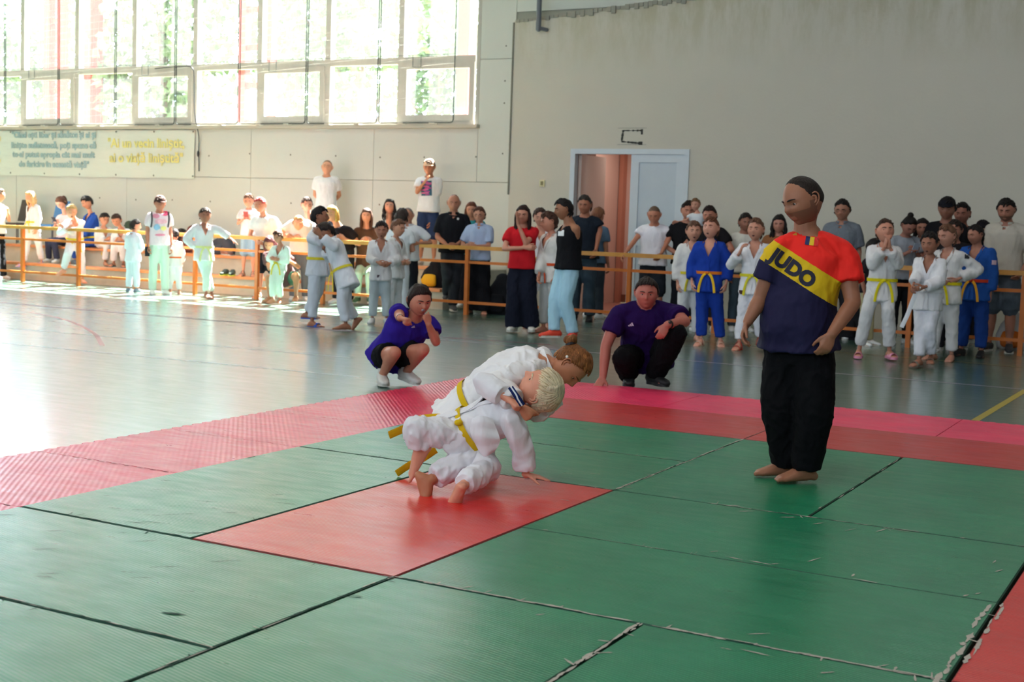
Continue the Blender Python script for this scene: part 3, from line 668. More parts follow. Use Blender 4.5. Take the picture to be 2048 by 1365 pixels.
def foot_prims(mb, A, d, up, L, bare=True, n=8):
    """A ankle joint, d toe direction, up = foot's up; sole lies .36 L*.? below the ankle"""
    d = nrm(d); up = nrm(np.asarray(up)-d*(np.asarray(up)@d)); sd = np.cross(d, up); h = .27*L; so = A-up*h
    st = [(-.20, .105, .10), (-.12, .13, .15), (.0, .135, .20), (.16, .15, .165), (.34, .18, .12), (.50, .19, .085), (.60, .175, .07)]
    mb.tube([so+d*t*L+up*b*L for t, a, b in st], [(a*L, b*L) for t, a, b in st], side=sd, n=max(n, 10), sup=2.5)
    if bare:
        for i, (o, ln, r) in enumerate(((-.125, .17, .055), (-.045, .155, .038), (.02, .14, .036), (.08, .12, .034), (.135, .10, .032))):
            p = so+d*.56*L+sd*o*L*1+up*r*L*1.05; q = p+d*ln*L
            mb.tube([p, (p+q)/2+up*.012*L, q], [r*L, r*L*.92, r*L*.9], n=7)
def shoe_prims(mb, A, d, up, L, high=False, n=14):
    d = nrm(d); up = nrm(np.asarray(up)-d*(np.asarray(up)@d)); sd = np.cross(d, up); so = A-up*.27*L
    st = [(-.29, .10, .13), (-.24, .15, .17), (-.1, .165, .20), (.08, .165, .20), (.26, .175, .15), (.44, .19, .115), (.60, .175, .10), (.68, .13, .08)]
    mb.tube([so+d*t*L+up*(b+.02)*L for t, a, b in st], [(a*L, b*L) for t, a, b in st], side=sd, n=n, sup=2.6, cap='round')
    mb.tube([so+up*.12*L-d*.04*L, A+up*(.30 if high else .08)*L-d*.05*L], [(.14*L, .19*L), (.145*L, .155*L)], side=sd, n=n, cap='flat')
def sole_mesh(A, d, up, L, th=.08, w=1.0):
    d = nrm(d); up = nrm(np.asarray(up)-d*(np.asarray(up)@d)); sd = np.cross(d, up); so = A-up*.27*L
    out = [(-.30, .0), (-.28, .10), (-.15, .155), (.08, .15), (.3, .185), (.48, .20), (.62, .165), (.70, .08), (.72, 0)]
    P = [(t, a*w) for t, a in out]+[(t, -a*w) for t, a in out[-2:0:-1]]
    mb = MB(); n = len(P); V = [so+d*t*L+sd*a*L-up*.012*L for t, a in P]+[so+d*t*L+sd*a*L+up*th*L for t, a in P]
    mb.add(V, [tuple(range(n))[::-1], tuple(range(n, 2*n))]+[(i, (i+1) % n, n+(i+1) % n, n+i) for i in range(n)]); return mb
JOBS = []
def job(mb, name, mats, parent, voxel, smooth=3, extra=None, post=None):
    me = bpy.data.meshes.new('raw'); me.from_pydata(np.concatenate(mb.v).tolist(), [], mb.f)
    o = bpy.data.objects.new('raw', me); COL.objects.link(o)
    m = o.modifiers.new('r', 'REMESH'); m.mode = 'VOXEL'; m.voxel_size = voxel
    m = o.modifiers.new('s', 'SMOOTH'); m.iterations = smooth; m.factor = .5
    JOBS.append((o, name, mats, parent, extra or [], post))
def run_jobs():
    bpy.context.view_layer.update(); dg = bpy.context.evaluated_depsgraph_get()
    for o, name, mats, parent, extra, post in JOBS:
        me = o.evaluated_get(dg).to_mesh()
        n = len(me.vertices); V = np.empty(n*3); me.vertices.foreach_get('co', V); V = V.reshape(-1, 3)
        Nn = np.empty(n*3); me.vertices.foreach_get('normal', Nn); Nn = Nn.reshape(-1, 3)
        nl = len(me.loops); li = np.empty(nl, int); me.loops.foreach_get('vertex_index', li)
        ls = np.empty(len(me.polygons), int); lt = np.empty(len(me.polygons), int); me.polygons.foreach_get('loop_start', ls); me.polygons.foreach_get('loop_total', lt)
        mi = np.zeros(len(ls), int)
        o.evaluated_get(dg).to_mesh_clear()
        if post:
            V, keep = post(V, Nn, li, ls)
            if keep is not None and not keep.all():
                ls, lt, mi = ls[keep], lt[keep], mi[keep]
                idx = np.concatenate([np.arange(a, a+b) for a, b in zip(ls, lt)]) if len(ls) else np.zeros(0, int)
                li = li[idx]; ls = np.concatenate([[0], np.cumsum(lt)[:-1]])
        Vs = [V]; Ls = [li]; LT = [lt]; MI = [mi]; off = len(V)
        for EV, EF, em in extra:
            EV = np.asarray(EV); Vs.append(EV); Ls.append(np.array([i+off for f in EF for i in f])); LT.append(np.array([len(f) for f in EF])); MI.append(np.full(len(EF), em)); off += len(EV)
        V = np.concatenate(Vs)-np.array(parent['_o']); li = np.concatenate(Ls); lt = np.concatenate(LT); mi = np.concatenate(MI); ls = np.concatenate([[0], np.cumsum(lt)[:-1]])
        nm = bpy.data.meshes.new(name); nm.vertices.add(len(V)); nm.vertices.foreach_set('co', V.ravel())
        nm.loops.add(len(li)); nm.loops.foreach_set('vertex_index', li.astype(np.int32)); nm.polygons.add(len(ls)); nm.polygons.foreach_set('loop_start', ls.astype(np.int32)); nm.polygons.foreach_set('loop_total', lt.astype(np.int32))
        for m in mats: nm.materials.append(m)
        nm.polygons.foreach_set('material_index', mi.astype(np.int32)); nm.polygons.foreach_set('use_smooth', [True]*len(ls)); nm.update(calc_edges=True); nm.validate()
        ob = bpy.data.objects.new(name, nm); COL.objects.link(ob); ob.parent = parent; ob['_o'] = list(parent['_o'])
    for j in JOBS: me = j[0].data; bpy.data.objects.remove(j[0]); bpy.data.meshes.remove(me)
    JOBS.clear()
def ik(a, c, l1, l2, hint):
    v = c-a; d = np.linalg.norm(v)
    if d >= (l1+l2)*.999: return a+v*(l1/(l1+l2))
    e = v/d; x = (l1*l1-l2*l2+d*d)/(2*d); h = math.sqrt(max(l1*l1-x*x, 0)); hh = hint-e*(hint@e); return a+e*x+nrm(hh)*h
GI = 'E9E8EE'
class Man: pass
PEOPLE = {}
CROWD = 'spectators and young judo players around the railing'
def person(label, x, Y, z0=FLOOR, top=None, H=None, yaw=0, head=None, hy=None, hp=8, hroll=0, sit=None, skin_='C98F74', hair='short', hc='2A211D', build=1.0, wid=1.0,
           wL=None, wR=None, eL=None, eR=None, hdL=None, hdR=None, poseL='relaxed', poseR='relaxed', pnL=None, pnR=None, aL=None, aR=None, kL=None, kR=None, fdL=None, fdR=None, fuL=None, fuR=None,
           neck=None, pelvis=None, sL=None, sR=None, topw=('tee', 'FFFFFF'), bot=('pants', '222428'), feet='shoes', fc='EEEEEE', belt=None, mouth='closed', hi=False, headsize=None, child=None, glasses=False, group=None,
           arms='hang', voxel=None, cap=None, hipdir=None, shdir=None, beltside=0, gi_len=1.0, post_extra=None, lean=0., kneehint=None, belly=0., depth_w=1., tails=True, spinebulge=0., hF=None, hU=None, fwdv=None, hemf=None, beard=None):
    M_ = Man(); R = wp(x, 500, Y); R[2] = z0
    ef = nrm(np.array([CAM[0]-R[0], CAM[1]-R[1], 0])); er = np.array([-ef[1], ef[0], 0]); 
    if er@_r2 < 0: er = -er
    Z = np.array([0, 0, 1.])
    def pp(px, py, d=0.):
        r = ray(px, py); Rp = R+ef*d; return CAM+r*(((Rp-CAM)@ef)/(r@ef))
    M_.pp = pp
    if H is None: H = wp(x, top, Y)[2]-z0
    if child is None: child = H < 1.52
    a = math.radians(yaw); fwd = ef*math.cos(a)+er*math.sin(a); left = er*math.cos(a)-ef*math.sin(a)
    s = H/1.75; sw = s*(1.0 if not child else .93)*wid; hh = headsize or ((H/6.95) if not child else H/6.4+.012)
    B = build
    if fwdv is not None: fwd = nrm(er*fwdv[0]+ef*fwdv[1]+Z*fwdv[2])
    if hy is None: hy = yaw
    ha = math.radians(hy); hf = ef*math.cos(ha)+er*math.sin(ha); hp_ = math.radians(hp); hl = er*math.cos(ha)-ef*math.sin(ha)
    hf3 = hf*math.cos(hp_)-Z*math.sin(hp_); hu = np.cross(-hl, hf3)
    if hF is not None: hf3 = nrm(er*hF[0]+ef*hF[1]+Z*hF[2]); hu = er*hU[0]+ef*hU[1]+Z*hU[2]; hu = nrm(hu-hf3*(hu@hf3)); hl = -np.cross(hf3, hu); hf = hf3
    if hroll: q = math.radians(hroll); hl, hu = hl*math.cos(q)+hu*math.sin(q), hu*math.cos(q)-hl*math.sin(q)
    # ---- joints
    if sit is not None:
        Pc = R.copy(); Pc[2] = sit+.085*s; 
        if pelvis is not None: Pc = pp(*pelvis)
        N = Pc+Z*.31*H+fwd*.05*s+fwd*lean*s; footz = z0
    else:
        Pc = R+Z*.525*H if pelvis is None else pp(*pelvis); N = R+Z*.822*H+fwd*(.0+lean*s) if neck is None else None
    if neck is not None: N = pp(*neck)
    up = nrm(N-Pc)
    Hc = N+up*.02*s+hu*(hh*.54)+hf*(.035*s) if head is None else pp(*head)
    hd = left if hipdir is None else nrm(er*hipdir[0]+ef*hipdir[1]+Z*(hipdir[2] if len(hipdir) > 2 else 0))
    sd = left if shdir is None else nrm(er*shdir[0]+ef*shdir[1]+Z*(shdir[2] if len(shdir) > 2 else 0))
    SL = N-up*.060*s+sd*.168*sw if sL is None else pp(*sL); SR = N-up*.060*s-sd*.168*sw if sR is None else pp(*sR)
    HL = Pc+hd*.085*sw; HR = Pc-hd*.085*sw
    # ---- arms
    l1, l2 = .168*H, .148*H; hs = .105*H if not child else .108*H
    def arm(S, w, e, sgn, mode):
        out = left*sgn
        if w is None:
            if mode == 'hang': W = S-Z*(l1+l2)*.97+out*.05*s+fwd*.05*s; hint = -fwd+out*.3
            elif mode == 'hips': W = Pc+Z*.05*s+out*.17*sw+fwd*.03*s; hint = out-fwd*.4
            elif mode == 'folded': W = N-up*.19*s+fwd*.20*s-out*.07*s; hint = out-Z*.8
            elif mode == 'rail': W = R+out*.20*sw; W = W-fwd*(W-R)@fwd+(nrm(np.array([0, -1., 0])))*.18; W[2] = .96; hint = out-fwd*.6
            elif mode == 'front': W = Pc+Z*.12*s+fwd*.20*s+out*.02*s; hint = out*.7-fwd*.5
            elif mode == 'knees': W = Pc+fwd*.33*s+out*.08*s+Z*.10*s; hint = out*.5-fwd
            elif mode == 'back': W = Pc+Z*.02*s-fwd*.16*s+out*.03; hint = out-fwd*.2
            elif mode == 'chest': W = N-up*.13*s+fwd*.2*s+out*.03*s; hint = out*.6-Z
            elif mode == 'phone': W = N-up*.2*s+fwd*.26*s+out*.05*s; hint = out*.5-Z
        else: W = pp(*w); hint = out*.6-Z*.5-fwd*.4
        v = W-S; d = np.linalg.norm(v); k = max(1., d/(l1+l2)/1.0)
        E_ = ik(S, W, l1*k, l2*k, hint) if e is None else pp(*e)
        return E_, W
    modes = arms if isinstance(arms, (tuple, list)) else (arms, arms)
    EL, WL_ = arm(SL, wL, eL, 1, modes[0]); ER, WR_ = arm(SR, wR, eR, -1, modes[1])
    # ---- legs
    t1, t2 = .245*H, .235*H
    def leg(Hj, A, K, sgn, foothint):
        if A is None:
            if sit is not None: A_ = R+fwd*.36*s*1.0+left*sgn*.09; A_[2] = z0+.07*s
            else: A_ = R+left*sgn*((.135 if bot[0] == 'gi' else .115)*sw)+Z*.068*s
        else: A_ = pp(*A)
        if K is not None: return pp(*K), A_
        kh = fwd+Z*.25 if kneehint is None else er*kneehint[0]+ef*kneehint[1]+Z*kneehint[2]
        k = max(1., np.linalg.norm(A_-Hj)/(t1+t2)); return ik(Hj, A_, t1*k, t2*k, kh), A_
    KL, AL = leg(HL, aL, kL, 1, None); KR, AR = leg(HR, aR, kR, -1, None)
    def vec(v, dflt): return dflt if v is None else nrm(er*v[0]+ef*v[1]+Z*v[2])
    FL = .147*H if not child else .155*H
    dL = vec(fdL, nrm(fwd*1+left*.22)); dR = vec(fdR, nrm(fwd*1-left*.22)); uL = vec(fuL, Z); uR = vec(fuR, Z)
    M_.__dict__.update(dict(N=N, Pc=Pc, SL=SL, SR=SR, KL=KL, KR=KR, AL=AL, AR=AR, EL=EL, ER=ER, WL=WL_, WR=WR_, s=s, up=up, fwd=fwd, left=left, er=er, ef=ef, Hc=Hc, hh=hh, R=R, hf3=hf3, hl=hl, hu=hu))
    root = empty('person', R); tag(root, label, 'person', group); M_.root = root
    vx = voxel or (.011 if hi else .021)
    nseg = 14 if hi else 8
    # ---- body
    mb = MB(); spine = N-Pc; L = np.linalg.norm(spine)
    perp = nrm(fwd-up*(fwd@up))
    def st(f, b_=None):
        bul = math.sin(min(max(f, 0), 1)*math.pi)*spinebulge
        sdv = nrm(hd*(1-f)+sd*f) if 0 <= f <= 1 else (hd if f < 0 else sd); return Pc+spine*f-perp*bul, sdv
    def torso(mb, stn, ease, cap='round', sup=2.3, n=None):
        P, Rr, S = [], [], []
        for f, a_, b_ in stn:
            p, q = st(f); bb = b_*B*s*depth_w+belly*s*math.exp(-((f-.28)/.28)**2); P.append(p+perp*belly*s*.5*math.exp(-((f-.28)/.28)**2)); Rr.append((a_*B*sw+ease, bb+ease)); S.append(q)
        mb.tube(P, Rr, side=np.array(S), n=n or (24 if hi else 16), cap=cap, sup=sup)
    ST = [(-.10, .10, .085), (.0, .165, .115), (.16, .160, .112), (.38, .142, .100), (.62, .160, .112), (.80, .162, .108), (.92, .108, .080), (.99, .070, .060)]
    torso(mb, ST, 0)
    mb.tube([SR, SR*.45+(N-up*.02*s)*.55, N-up*.035*s, SL*.45+(N-up*.02*s)*.55, SL], [.047*sw*B, .048*sw*B, .055*sw*B, .048*sw*B, .047*sw*B], n=10)
    nr = .058*s*(1.0 if not child else .82)*(B**.5)
    mb.tube([N-up*.06*s, N+(Hc-N)*.35, Hc-hu*hh*.18-hf3*hh*.08], [nr*1.15, nr, nr*.98], n=12)
    for S_, E_, W_, lf, hdv, ps, pn in ((SL, EL, WL_, True, hdL, poseL, pnL), (SR, ER, WR_, False, hdR, poseR, pnR)):
        k = B*sw
        mb.tube([S_, S_*.5+E_*.5, E_], [.050*k, .045*k, .037*k], n=nseg); mb.tube([E_, E_*.65+W_*.35, W_], [.037*k, .037*k, .025*k], n=nseg)
        fd_ = nrm(W_-E_) if hdv is None else nrm(er*hdv[0]+ef*hdv[1]+Z*hdv[2])
        pn_ = (left*(-1 if lf else 1)+fwd*-.2) if pn is None else (er*pn[0]+ef*pn[1]+Z*pn[2])
        if abs(nrm(pn_)@fd_) > .95: pn_ = -Z if abs(fd_[2]) < .8 else -fwd
        hb = MB(); hand_prims(hb if not hi else mb, W_, fd_, pn_, hs, ps, lf, n=8 if hi else 6)
        if not hi: mb_h = hb; M_.__dict__.setdefault('hx', []).append((np.concatenate(hb.v), hb.f, 0))
    for Hj, K, A in ((HL, KL, AL), (HR, KR, AR)):
        k = B*sw
        mb.tube([Hj, Hj*.5+K*.5, K], [.085*k, .075*k, .054*k], n=nseg); cb = nrm(np.cross(np.cross(K-A, fwd), K-A))*-.012*s
        mb.tube([K, K*.68+A*.32+cb, A*.8+K*.2, A], [.054*k, .055*k, .036*k, .034*k], n=nseg)
    bare = feet in ('bare', 'sandals', 'slides')
    for A, d_, u_ in ((AL, dL, uL), (AR, dR, uR)):
        fb = MB(); foot_prims(fb if not hi else mb, A, d_, u_, FL, bare)
        if not hi: M_.__dict__.setdefault('hx', []).append((np.concatenate(fb.v), fb.f, 0))
    key = 'hi' if hi else 'lo'; P, Fs, PA, FA = HT[key]
    Rm = np.stack([hl, hf3, hu], 1)      # columns
    def hx(Q, sc=1.): return Hc+(np.asarray(Q, float)*hh*sc)@Rm.T
    extra = M_.__dict__.get('hx', [])+[(hx(PA), FA, 0)]
    job(mb, 'body', [skin(skin_)], root, vx*.64 if hi else .019, 3 if not hi else 2, extra)
    # ---- face
    for sg in (-1, 1):
        ey = surf_y(sg*.135, .02); eb = MB(); eb.ball((sg*.135, ey-.030, .018), (.052, .048, .034) if not hi else (.062, .050, .040), 10 if not hi else 16); eb.ball((sg*.135, ey-.004, .016), (.036, .032, .030) if not hi else (.034, .033, .033), 8 if not hi else 14, 1)
        V = np.concatenate(eb.v); eb.v = [hx(V)]; eb.obj('eye', [plain('eye_white', 'C9BDB4', .3), plain('iris', '2B1C14', .2)], root, smooth=True)
        if hi:   # eyelids
            lb = MB(); lb.tube([hx((sg*(.135+t*.062), surf_y(sg*(.135+t*.062), .02)+.010-.012*t*t, .045-.030*t*t)) for t in np.linspace(-1, 1, 7)], .012*hh, n=6); lb.obj('eyelid', skin(skin_), root, smooth=True)
        bb = MB(); bb.tube([hx((sg*(.06+t*.15), surf_y(sg*(.06+t*.15), .10)+.003, .098+.014*math.sin(t*2.6))) for t in (0, .33, .66, 1)], [.014*hh, .019*hh, .016*hh, .008*hh], n=5); bb.obj('eyebrow', hairmat(hc if hair != 'bald' else '3A2E28'), root, smooth=True)
    if mouth == 'open':
        m_ = MB(); m_.ball((0, surf_y(0, -.28)-.012, -.275), (.062, .03, .055), 12); m_.v = [hx(np.concatenate(m_.v))]; m_.obj('mouth', plain('mouth_dark', '4A1F1C', .5), root, smooth=True)
    else:
        m_ = MB(); w_ = .078 if mouth == 'closed' else .1
        m_.tube([hx((t*w_, surf_y(t*w_, -.262)+.001, -.264+(.02*t*t if mouth == 'smile' else 0))) for t in (-1, -.5, 0, .5, 1)], [.004*hh, .010*hh, .012*hh, .010*hh, .004*hh], n=6); m_.obj('lips', plain('lips_'+skin_, 'A5584E', .45), root, smooth=True)
    if glasses:
        g_ = MB()
        for sg in (-1, 1):
            c = [hx((sg*.14+.085*math.cos(t), surf_y(sg*.14, .02)+.05, .02+.065*math.sin(t))) for t in np.linspace(0, 2*math.pi, 13)]; g_.tube(c, .008*hh, n=5)
            g_.tube([hx((sg*.225, .36, .03)), hx((sg*.33, .0, .04))], .008*hh, n=5)
        g_.tube([hx((-.055, .43, .03)), hx((.055, .43, .03))], .008*hh, n=5); g_.obj('glasses', plain('glasses_frame', '26211F', .3), root, smooth=True)
    if beard:
        mk = (P[:, 2] < -.13-.35*np.clip(-P[:, 1]+.1, 0, 1)+.10*(P[:, 1] < .12)) & (P[:, 1] > -.08) & (P[:, 2] > -.52); mk |= (P[:, 1] < .1) & (P[:, 1] > -.06) & (P[:, 2] < .02) & (np.abs(P[:, 0]) > .2)
        mk &= ~((np.abs(P[:, 0]) < .085) & (np.abs(P[:, 2]+.265) < .032))
        Qb = P+np.where(mk, .006, -.012)[:, None]*P/np.linalg.norm(P, axis=1, keepdims=True); bb = MB(); bb.add(hx(Qb), [f for f in Fs if sum(mk[i] for i in f) > 2]); bb.obj('beard', skin(beard), root, smooth=True)
    # ---- hair
    base = {'pony': 'long', 'bun': 'short', 'backbun': 'short', 'curly': 'long', 'longhair': 'long', 'side': 'short', 'blondboy': 'short', 'bob': 'long'}.get(hair, hair)
    if hair == 'bangs': base = 'bangs'
    thick = {'buzz': .014, 'bald': .006, 'receding': .012, 'short': .055, 'long': .05, 'bangs': .07}[base]*(1.3 if hair in ('curly',) else 1)
    hlz = hairline(P[:, 1], base); dz = P[:, 2]-hlz; msk = dz > 0
    ph = (x*.13) % 6
    nv_ = P/np.maximum(np.linalg.norm(P, axis=1, keepdims=True), 1e-6)
    amt = np.clip(dz/.08, 0, 1)**.5*thick*(1+.35*wob(P, 9, ph)*(base not in ('buzz', 'bald', 'receding')))+np.clip(P[:, 2]-.2, 0, 1)*thick*.6
    Q = np.where(msk[:, None], P+nv_*amt[:, None], P-nv_*.02); kf = [f for f in Fs if any(msk[i] for i in f)]
    hb = MB(); hb.add(hx(Q), kf)
    def strand(pts, r, n=8): hb.tube([hx(p) for p in curve_pts(np.array(pts), 3)], [q*hh for q in np.interp(np.linspace(0, 1, len(pts)*3-2), np.linspace(0, 1, len(r)), r)], n=n)
    if hair in ('longhair', 'curly', 'bob'):
        ln = -.95 if hair != 'bob' else -.45
        for k in range(11 if not hi else 16):
            t = -1+2*k/(10 if not hi else 15); an = t*2.0; cx, cy = .33*math.sin(an), -.30*math.cos(an)
            w_ = .03 if hair != 'curly' else .07
            pts = [(cx*.8, cy*.8, .25), (cx*1.12, cy*1.1, .0), (cx*1.2+w_*math.sin(k*2), cy*1.15, -.3), (cx*1.15+w_*math.cos(k*3), cy*.9+.06*abs(t), (ln-.3)/2-.05), (cx*1.05, cy*.8+.10*abs(t), ln+.1*math.sin(k*5))]
            strand(pts, [.07, .085, .09, .075, .02])
    if hair == 'pony': strand([(0, -.38, .25), (0, -.55, .2), (0, -.62, -.1), (.02, -.55, -.5)], [.07, .1, .09, .02])
    if hair == 'backbun': hb.ball(hx((.03, -.58, .20)), .15*hh, 12); hb.ball(hx((-.05, -.60, .27)), .11*hh, 10); hb.ball(hx((.02, -.64, .12)), .10*hh, 10)
    if hair == 'bun': hb.ball(hx((0, -.26, .52)), .17*hh, 12); strand([(0, -.2, .4), (0, -.26, .5)], [.1, .1])
    if hair in ('short', 'side', 'bangs', 'blondboy'):
        rg = np.random.RandomState(int(x) % 97)
        fl = np.array({'bangs': (0, .6, -.6), 'short': (.5*(1 if int(x) % 2 else -1), .5, 0)}.get(hair, (0, .3, 0)))
        ok = np.where(dz > .02)[0]; cr = np.array((0, -.22, .45))
        for i in (rg.choice(ok, 44 if not hi else 10) if hair != 'blondboy' else []):
            p = P[i]*1.09; n_ = nrm(P[i]); dv = P[i]-cr; dv = dv-n_*(dv@n_); dv = nrm(nrm(dv)+fl+rg.normal(size=3)*.25); pts = [p]
            for j in range(3):
                q = pts[-1]+dv*.085; q = nrm(q*np.array((1/.39, 1/.47, 1/.55)))*np.array((.39, .47, .55))*(1+.03*rg.rand()); pts.append(q)
            strand(pts, [.03, .045, .038, .004], n=5)
    if hair != 'none': hb.obj('hair', hairmat(hc), root, smooth=True)
    if cap:
        cb = MB(); a0 = [(0, -.06, .16), (0, -.06, .26), (0, -.05, .40), (0, -.04, .52), (0, -.03, .57)]
        V, F2 = tube([hx(p) for p in a0], [(.375*hh, .455*hh), (.375*hh, .45*hh), (.33*hh, .40*hh), (.2*hh, .25*hh), (.02*hh, .02*hh)], side=hl, n=20, cap='flat'); cb.add(V, F2)
        bv = [hx((t*.30, .34+.24*(1-t*t), .20-.05*(1-t*t)+.02*0-.06*t*t)) for t in np.linspace(-1, 1, 9)]; bi = [hx((t*.34, .30*(1-t*t*.6), .22-.04*t*t)) for t in np.linspace(-1, 1, 9)]
        n9 = 9; up_ = hu*.012*hh; cb.add(bv+bi+[q+up_ for q in bv]+[q+up_ for q in bi], [(i, i+1, n9+i+1, n9+i) for i in range(8)]+[(18+i, 27+i, 28+i, 19+i) for i in range(8)]+[(i, 18+i, 19+i, i+1) for i in range(8)])
        cb.obj('cap', cloth(cap), root, smooth=True)
    # ---- trousers
    kind, bc = bot[0], bot[1]
    fold = .006 if hi else .004
    def folds(f, amp, ph):
        def post(V, Nn, li, ls):
            d = wob(V*np.array((1, 1, .55)), f, ph)*amp*.7+wob(V+.3*wob(V, f*.6, ph)[:, None]*.1, f*2.3, ph+2)*amp*.4
            rd = (1-np.abs(wob(V*np.array((1, 1, .6))+.05*wob(V, f*.7, ph+4)[:, None], f*.9, ph+5)))**3
            return V+Nn*(d+amp*1.5*rd-amp*.5)[:, None], None
        return post
    if kind != 'none':
        mb = MB(); ez = {'pants': .020, 'wide': .035, 'gi': .032, 'shorts': .026, 'mini': .022, 'sweats': .03, 'slim': .010, 'skirt': .03}[kind]*s
        torso(mb, [(-.16, .11, .095), (.0, .166, .118), (.12, .160, .112), (.24, .150, .102)], .006*s, cap='flat')
        for Hj, K, A in ((HL, KL, AL), (HR, KR, AR)):
            k = B*sw
            e = A+(K-A)*{'gi': .16, 'pants': .03, 'wide': -.02, 'slim': .05}.get(kind, .0)
            ra, rk, rc = .088*k+ez*.55, .056*k+ez, .05*k+ez*1.0
            if kind == 'wide': rc = .085*k+ez; rk = .07*k+ez
            if kind == 'gi': rc = .046*k+ez*.95; rk = .060*k+ez*.9
            if kind == 'sweats': rk = .066*k+ez; rc = .046*k+ez*.9
            if kind == 'mini':
                mb.tube([Hj+(Pc-Hj)*.15, Hj*.7+K*.3, Hj*.36+K*.64], [ra, ra+.006*s, ra*.96+.004*s], n=nseg+4, cap='flat'); continue
            if kind == 'slim': rc = .042*k+ez
            mb.tube([Hj+(Pc-Hj)*.15, Hj*.5+K*.5, K], [ra, (ra+rk)/2+.006*s, rk], n=nseg+4, cap='round')
            if kind in ('shorts', 'skirt'): mb.tube([Hj*.4+K*.6, Hj*.12+K*.88, K+(A-K)*.02], [rk*1.15, rk*1.2, rk*1.22], n=nseg+4, cap='flat')
            else: mb.tube([K, K*.6+e*.4, e], [rk, (rk+rc)/2+.004*s, rc], n=nseg+4, cap='flat')
        job(mb, 'trousers' if kind not in ('shorts', 'skirt', 'mini') else 'shorts', [cloth(bc)], root, vx*.85 if hi else .017, 3 if not hi else 4, post=folds(14/s**.5, fold*s*(1.5 if kind in ('gi', 'wide') else 1), ph))
    # ---- upper garment
    tk, tc = topw[0], topw[1]; perp = nrm(fwd-up*(fwd@up))
    ez = {'tee': .022, 'gi': .026, 'tank': .018, 'shirt': .024}[tk]*s
    def tsurf(f, th, off=0.):
        fs = [q[0] for q in GST]; a_ = np.interp(f, fs, [q[1] for q in GST])*B*sw+ez+off; b_ = np.interp(f, fs, [q[2] for q in GST])*B*s*depth_w+ez+off+belly*s*math.exp(-((f-.28)/.28)**2)
        p, q = st(f); q = nrm(q-up*(q@up)); fv = np.cross(up, -q); fv = fv if fv@perp > 0 else -fv
        c_, s_ = math.cos(th), math.sin(th); e_ = 2/2.3; c_ = math.copysign(abs(c_)**e_, c_); s_ = math.copysign(abs(s_)**e_, s_)
        return p+perp*belly*s*.5*math.exp(-((f-.28)/.28)**2)+fv*b_*c_+q*a_*s_
    M_.tsurf = tsurf; PEOPLE[label] = M_
    if tk == 'gi':
        hem = -.34*gi_len if sit is None else -.14
        GST = [(hem, .185, .15), (-.1, .178, .135), (.05, .170, .122), (.2, .158, .112), (.38, .150, .106), (.62, .164, .115), (.80, .165, .110), (.93, .100, .080), (.97, .075, .065)]
    else:
        hem = (-.10 if tk != 'tank' else -.08) if hemf is None else hemf
        if sit is not None: hem = -.03
        GST = [(hem, .182, .138), (.05, .168, .120), (.2, .160, .114), (.38, .150, .106), (.62, .164, .115), (.80, .165, .110), (.93, .100, .080), (.97, .078, .065)]
    mb = MB(); torso(mb, GST, ez, cap='flat', n=28 if hi else 18)
    k = B*sw
    if tk != 'tank':
        mb.tube([SR, SR*.45+(N-up*.022*s)*.55, N-up*.04*s, SL*.45+(N-up*.022*s)*.55, SL], [.048*k+ez*.45, .048*k+ez*.4, .055*k+ez*.3, .048*k+ez*.4, .048*k+ez*.45], n=12)
        for S_, E_, W_ in ((SL, EL, WL_), (SR, ER, WR_)):
            if tk == 'gi':
                c_ = W_+(E_-W_)*.22; mb.tube([S_, S_*.5+E_*.5, E_], [.052*k+ez*.6, .055*k+ez, .052*k+ez], n=nseg+4); mb.tube([E_, E_*.5+c_*.5, c_], [.052*k+ez, .054*k+ez, .053*k+ez], n=nseg+4, cap='flat')
            else:
                fr_ = .62 if tk == 'tee' else .8; mb.tube([S_, S_*.5+(S_+(E_-S_)*fr_)*.5, S_+(E_-S_)*fr_], [.050*k+ez*.5, .054*k+ez, .055*k+ez], n=nseg+4, cap='flat')
    vdep = {'gi': .40, 'tee': .0, 'tank': .16, 'shirt': .10}[tk]*.325*H; vw = {'gi': .42, 'tee': .9, 'tank': .9, 'shirt': .5}[tk]
    if len(topw) > 3: vdep *= topw[3]
    ntop = N-up*.0*s
    fo = folds(11/s**.5, fold*s*(1.5 if tk == 'gi' else .8), ph+1)
    def post(V, Nn, li, ls):
        V2, _ = fo(V, Nn, li, ls)
        rel = V-N; u_ = rel@up; sdv = nrm(sd-up*(sd@up)); q_ = abs(rel@sdv); fv = np.cross(up, -sdv); fv = fv if fv@perp > 0 else -fv; fz = rel@fv
        inn = (fz > .02*s) & (u_ > -vdep) & (u_ < .08*s) & (fz < .3*s) & (q_ < (u_+vdep)*vw+.001) & (q_ < .085*s)
        inn |= (np.sqrt(q_**2+fz**2) < .072*s) & (u_ > -.02*s) & (u_ < .08*s)
        for S_, E_, W_ in ((SL, EL, WL_), (SR, ER, WR_)):
            for a_, b_ in ((S_+(E_-S_)*.45, E_), (E_, W_)):
                ab = b_-a_; t_ = np.clip(((V-a_)@ab)/(ab@ab), 0, 1); inn &= np.linalg.norm(V-a_-t_[:, None]*ab, axis=1) > .085*s
        # faces of remesh are quads: loop_start multiples
        bad = inn[li]; keep = ~(np.add.reduceat(bad.astype(int), ls) > 0); return V2, keep
    tm = topw[2] if len(topw) > 2 and topw[2] is not None else cloth(tc)
    job(mb, {'gi': 'jacket', 'tee': 'tshirt', 'tank': 'tank_top', 'shirt': 'polo_shirt'}[tk], [tm], root, vx*.8 if hi else .018, 3 if not hi else 4, post=post)
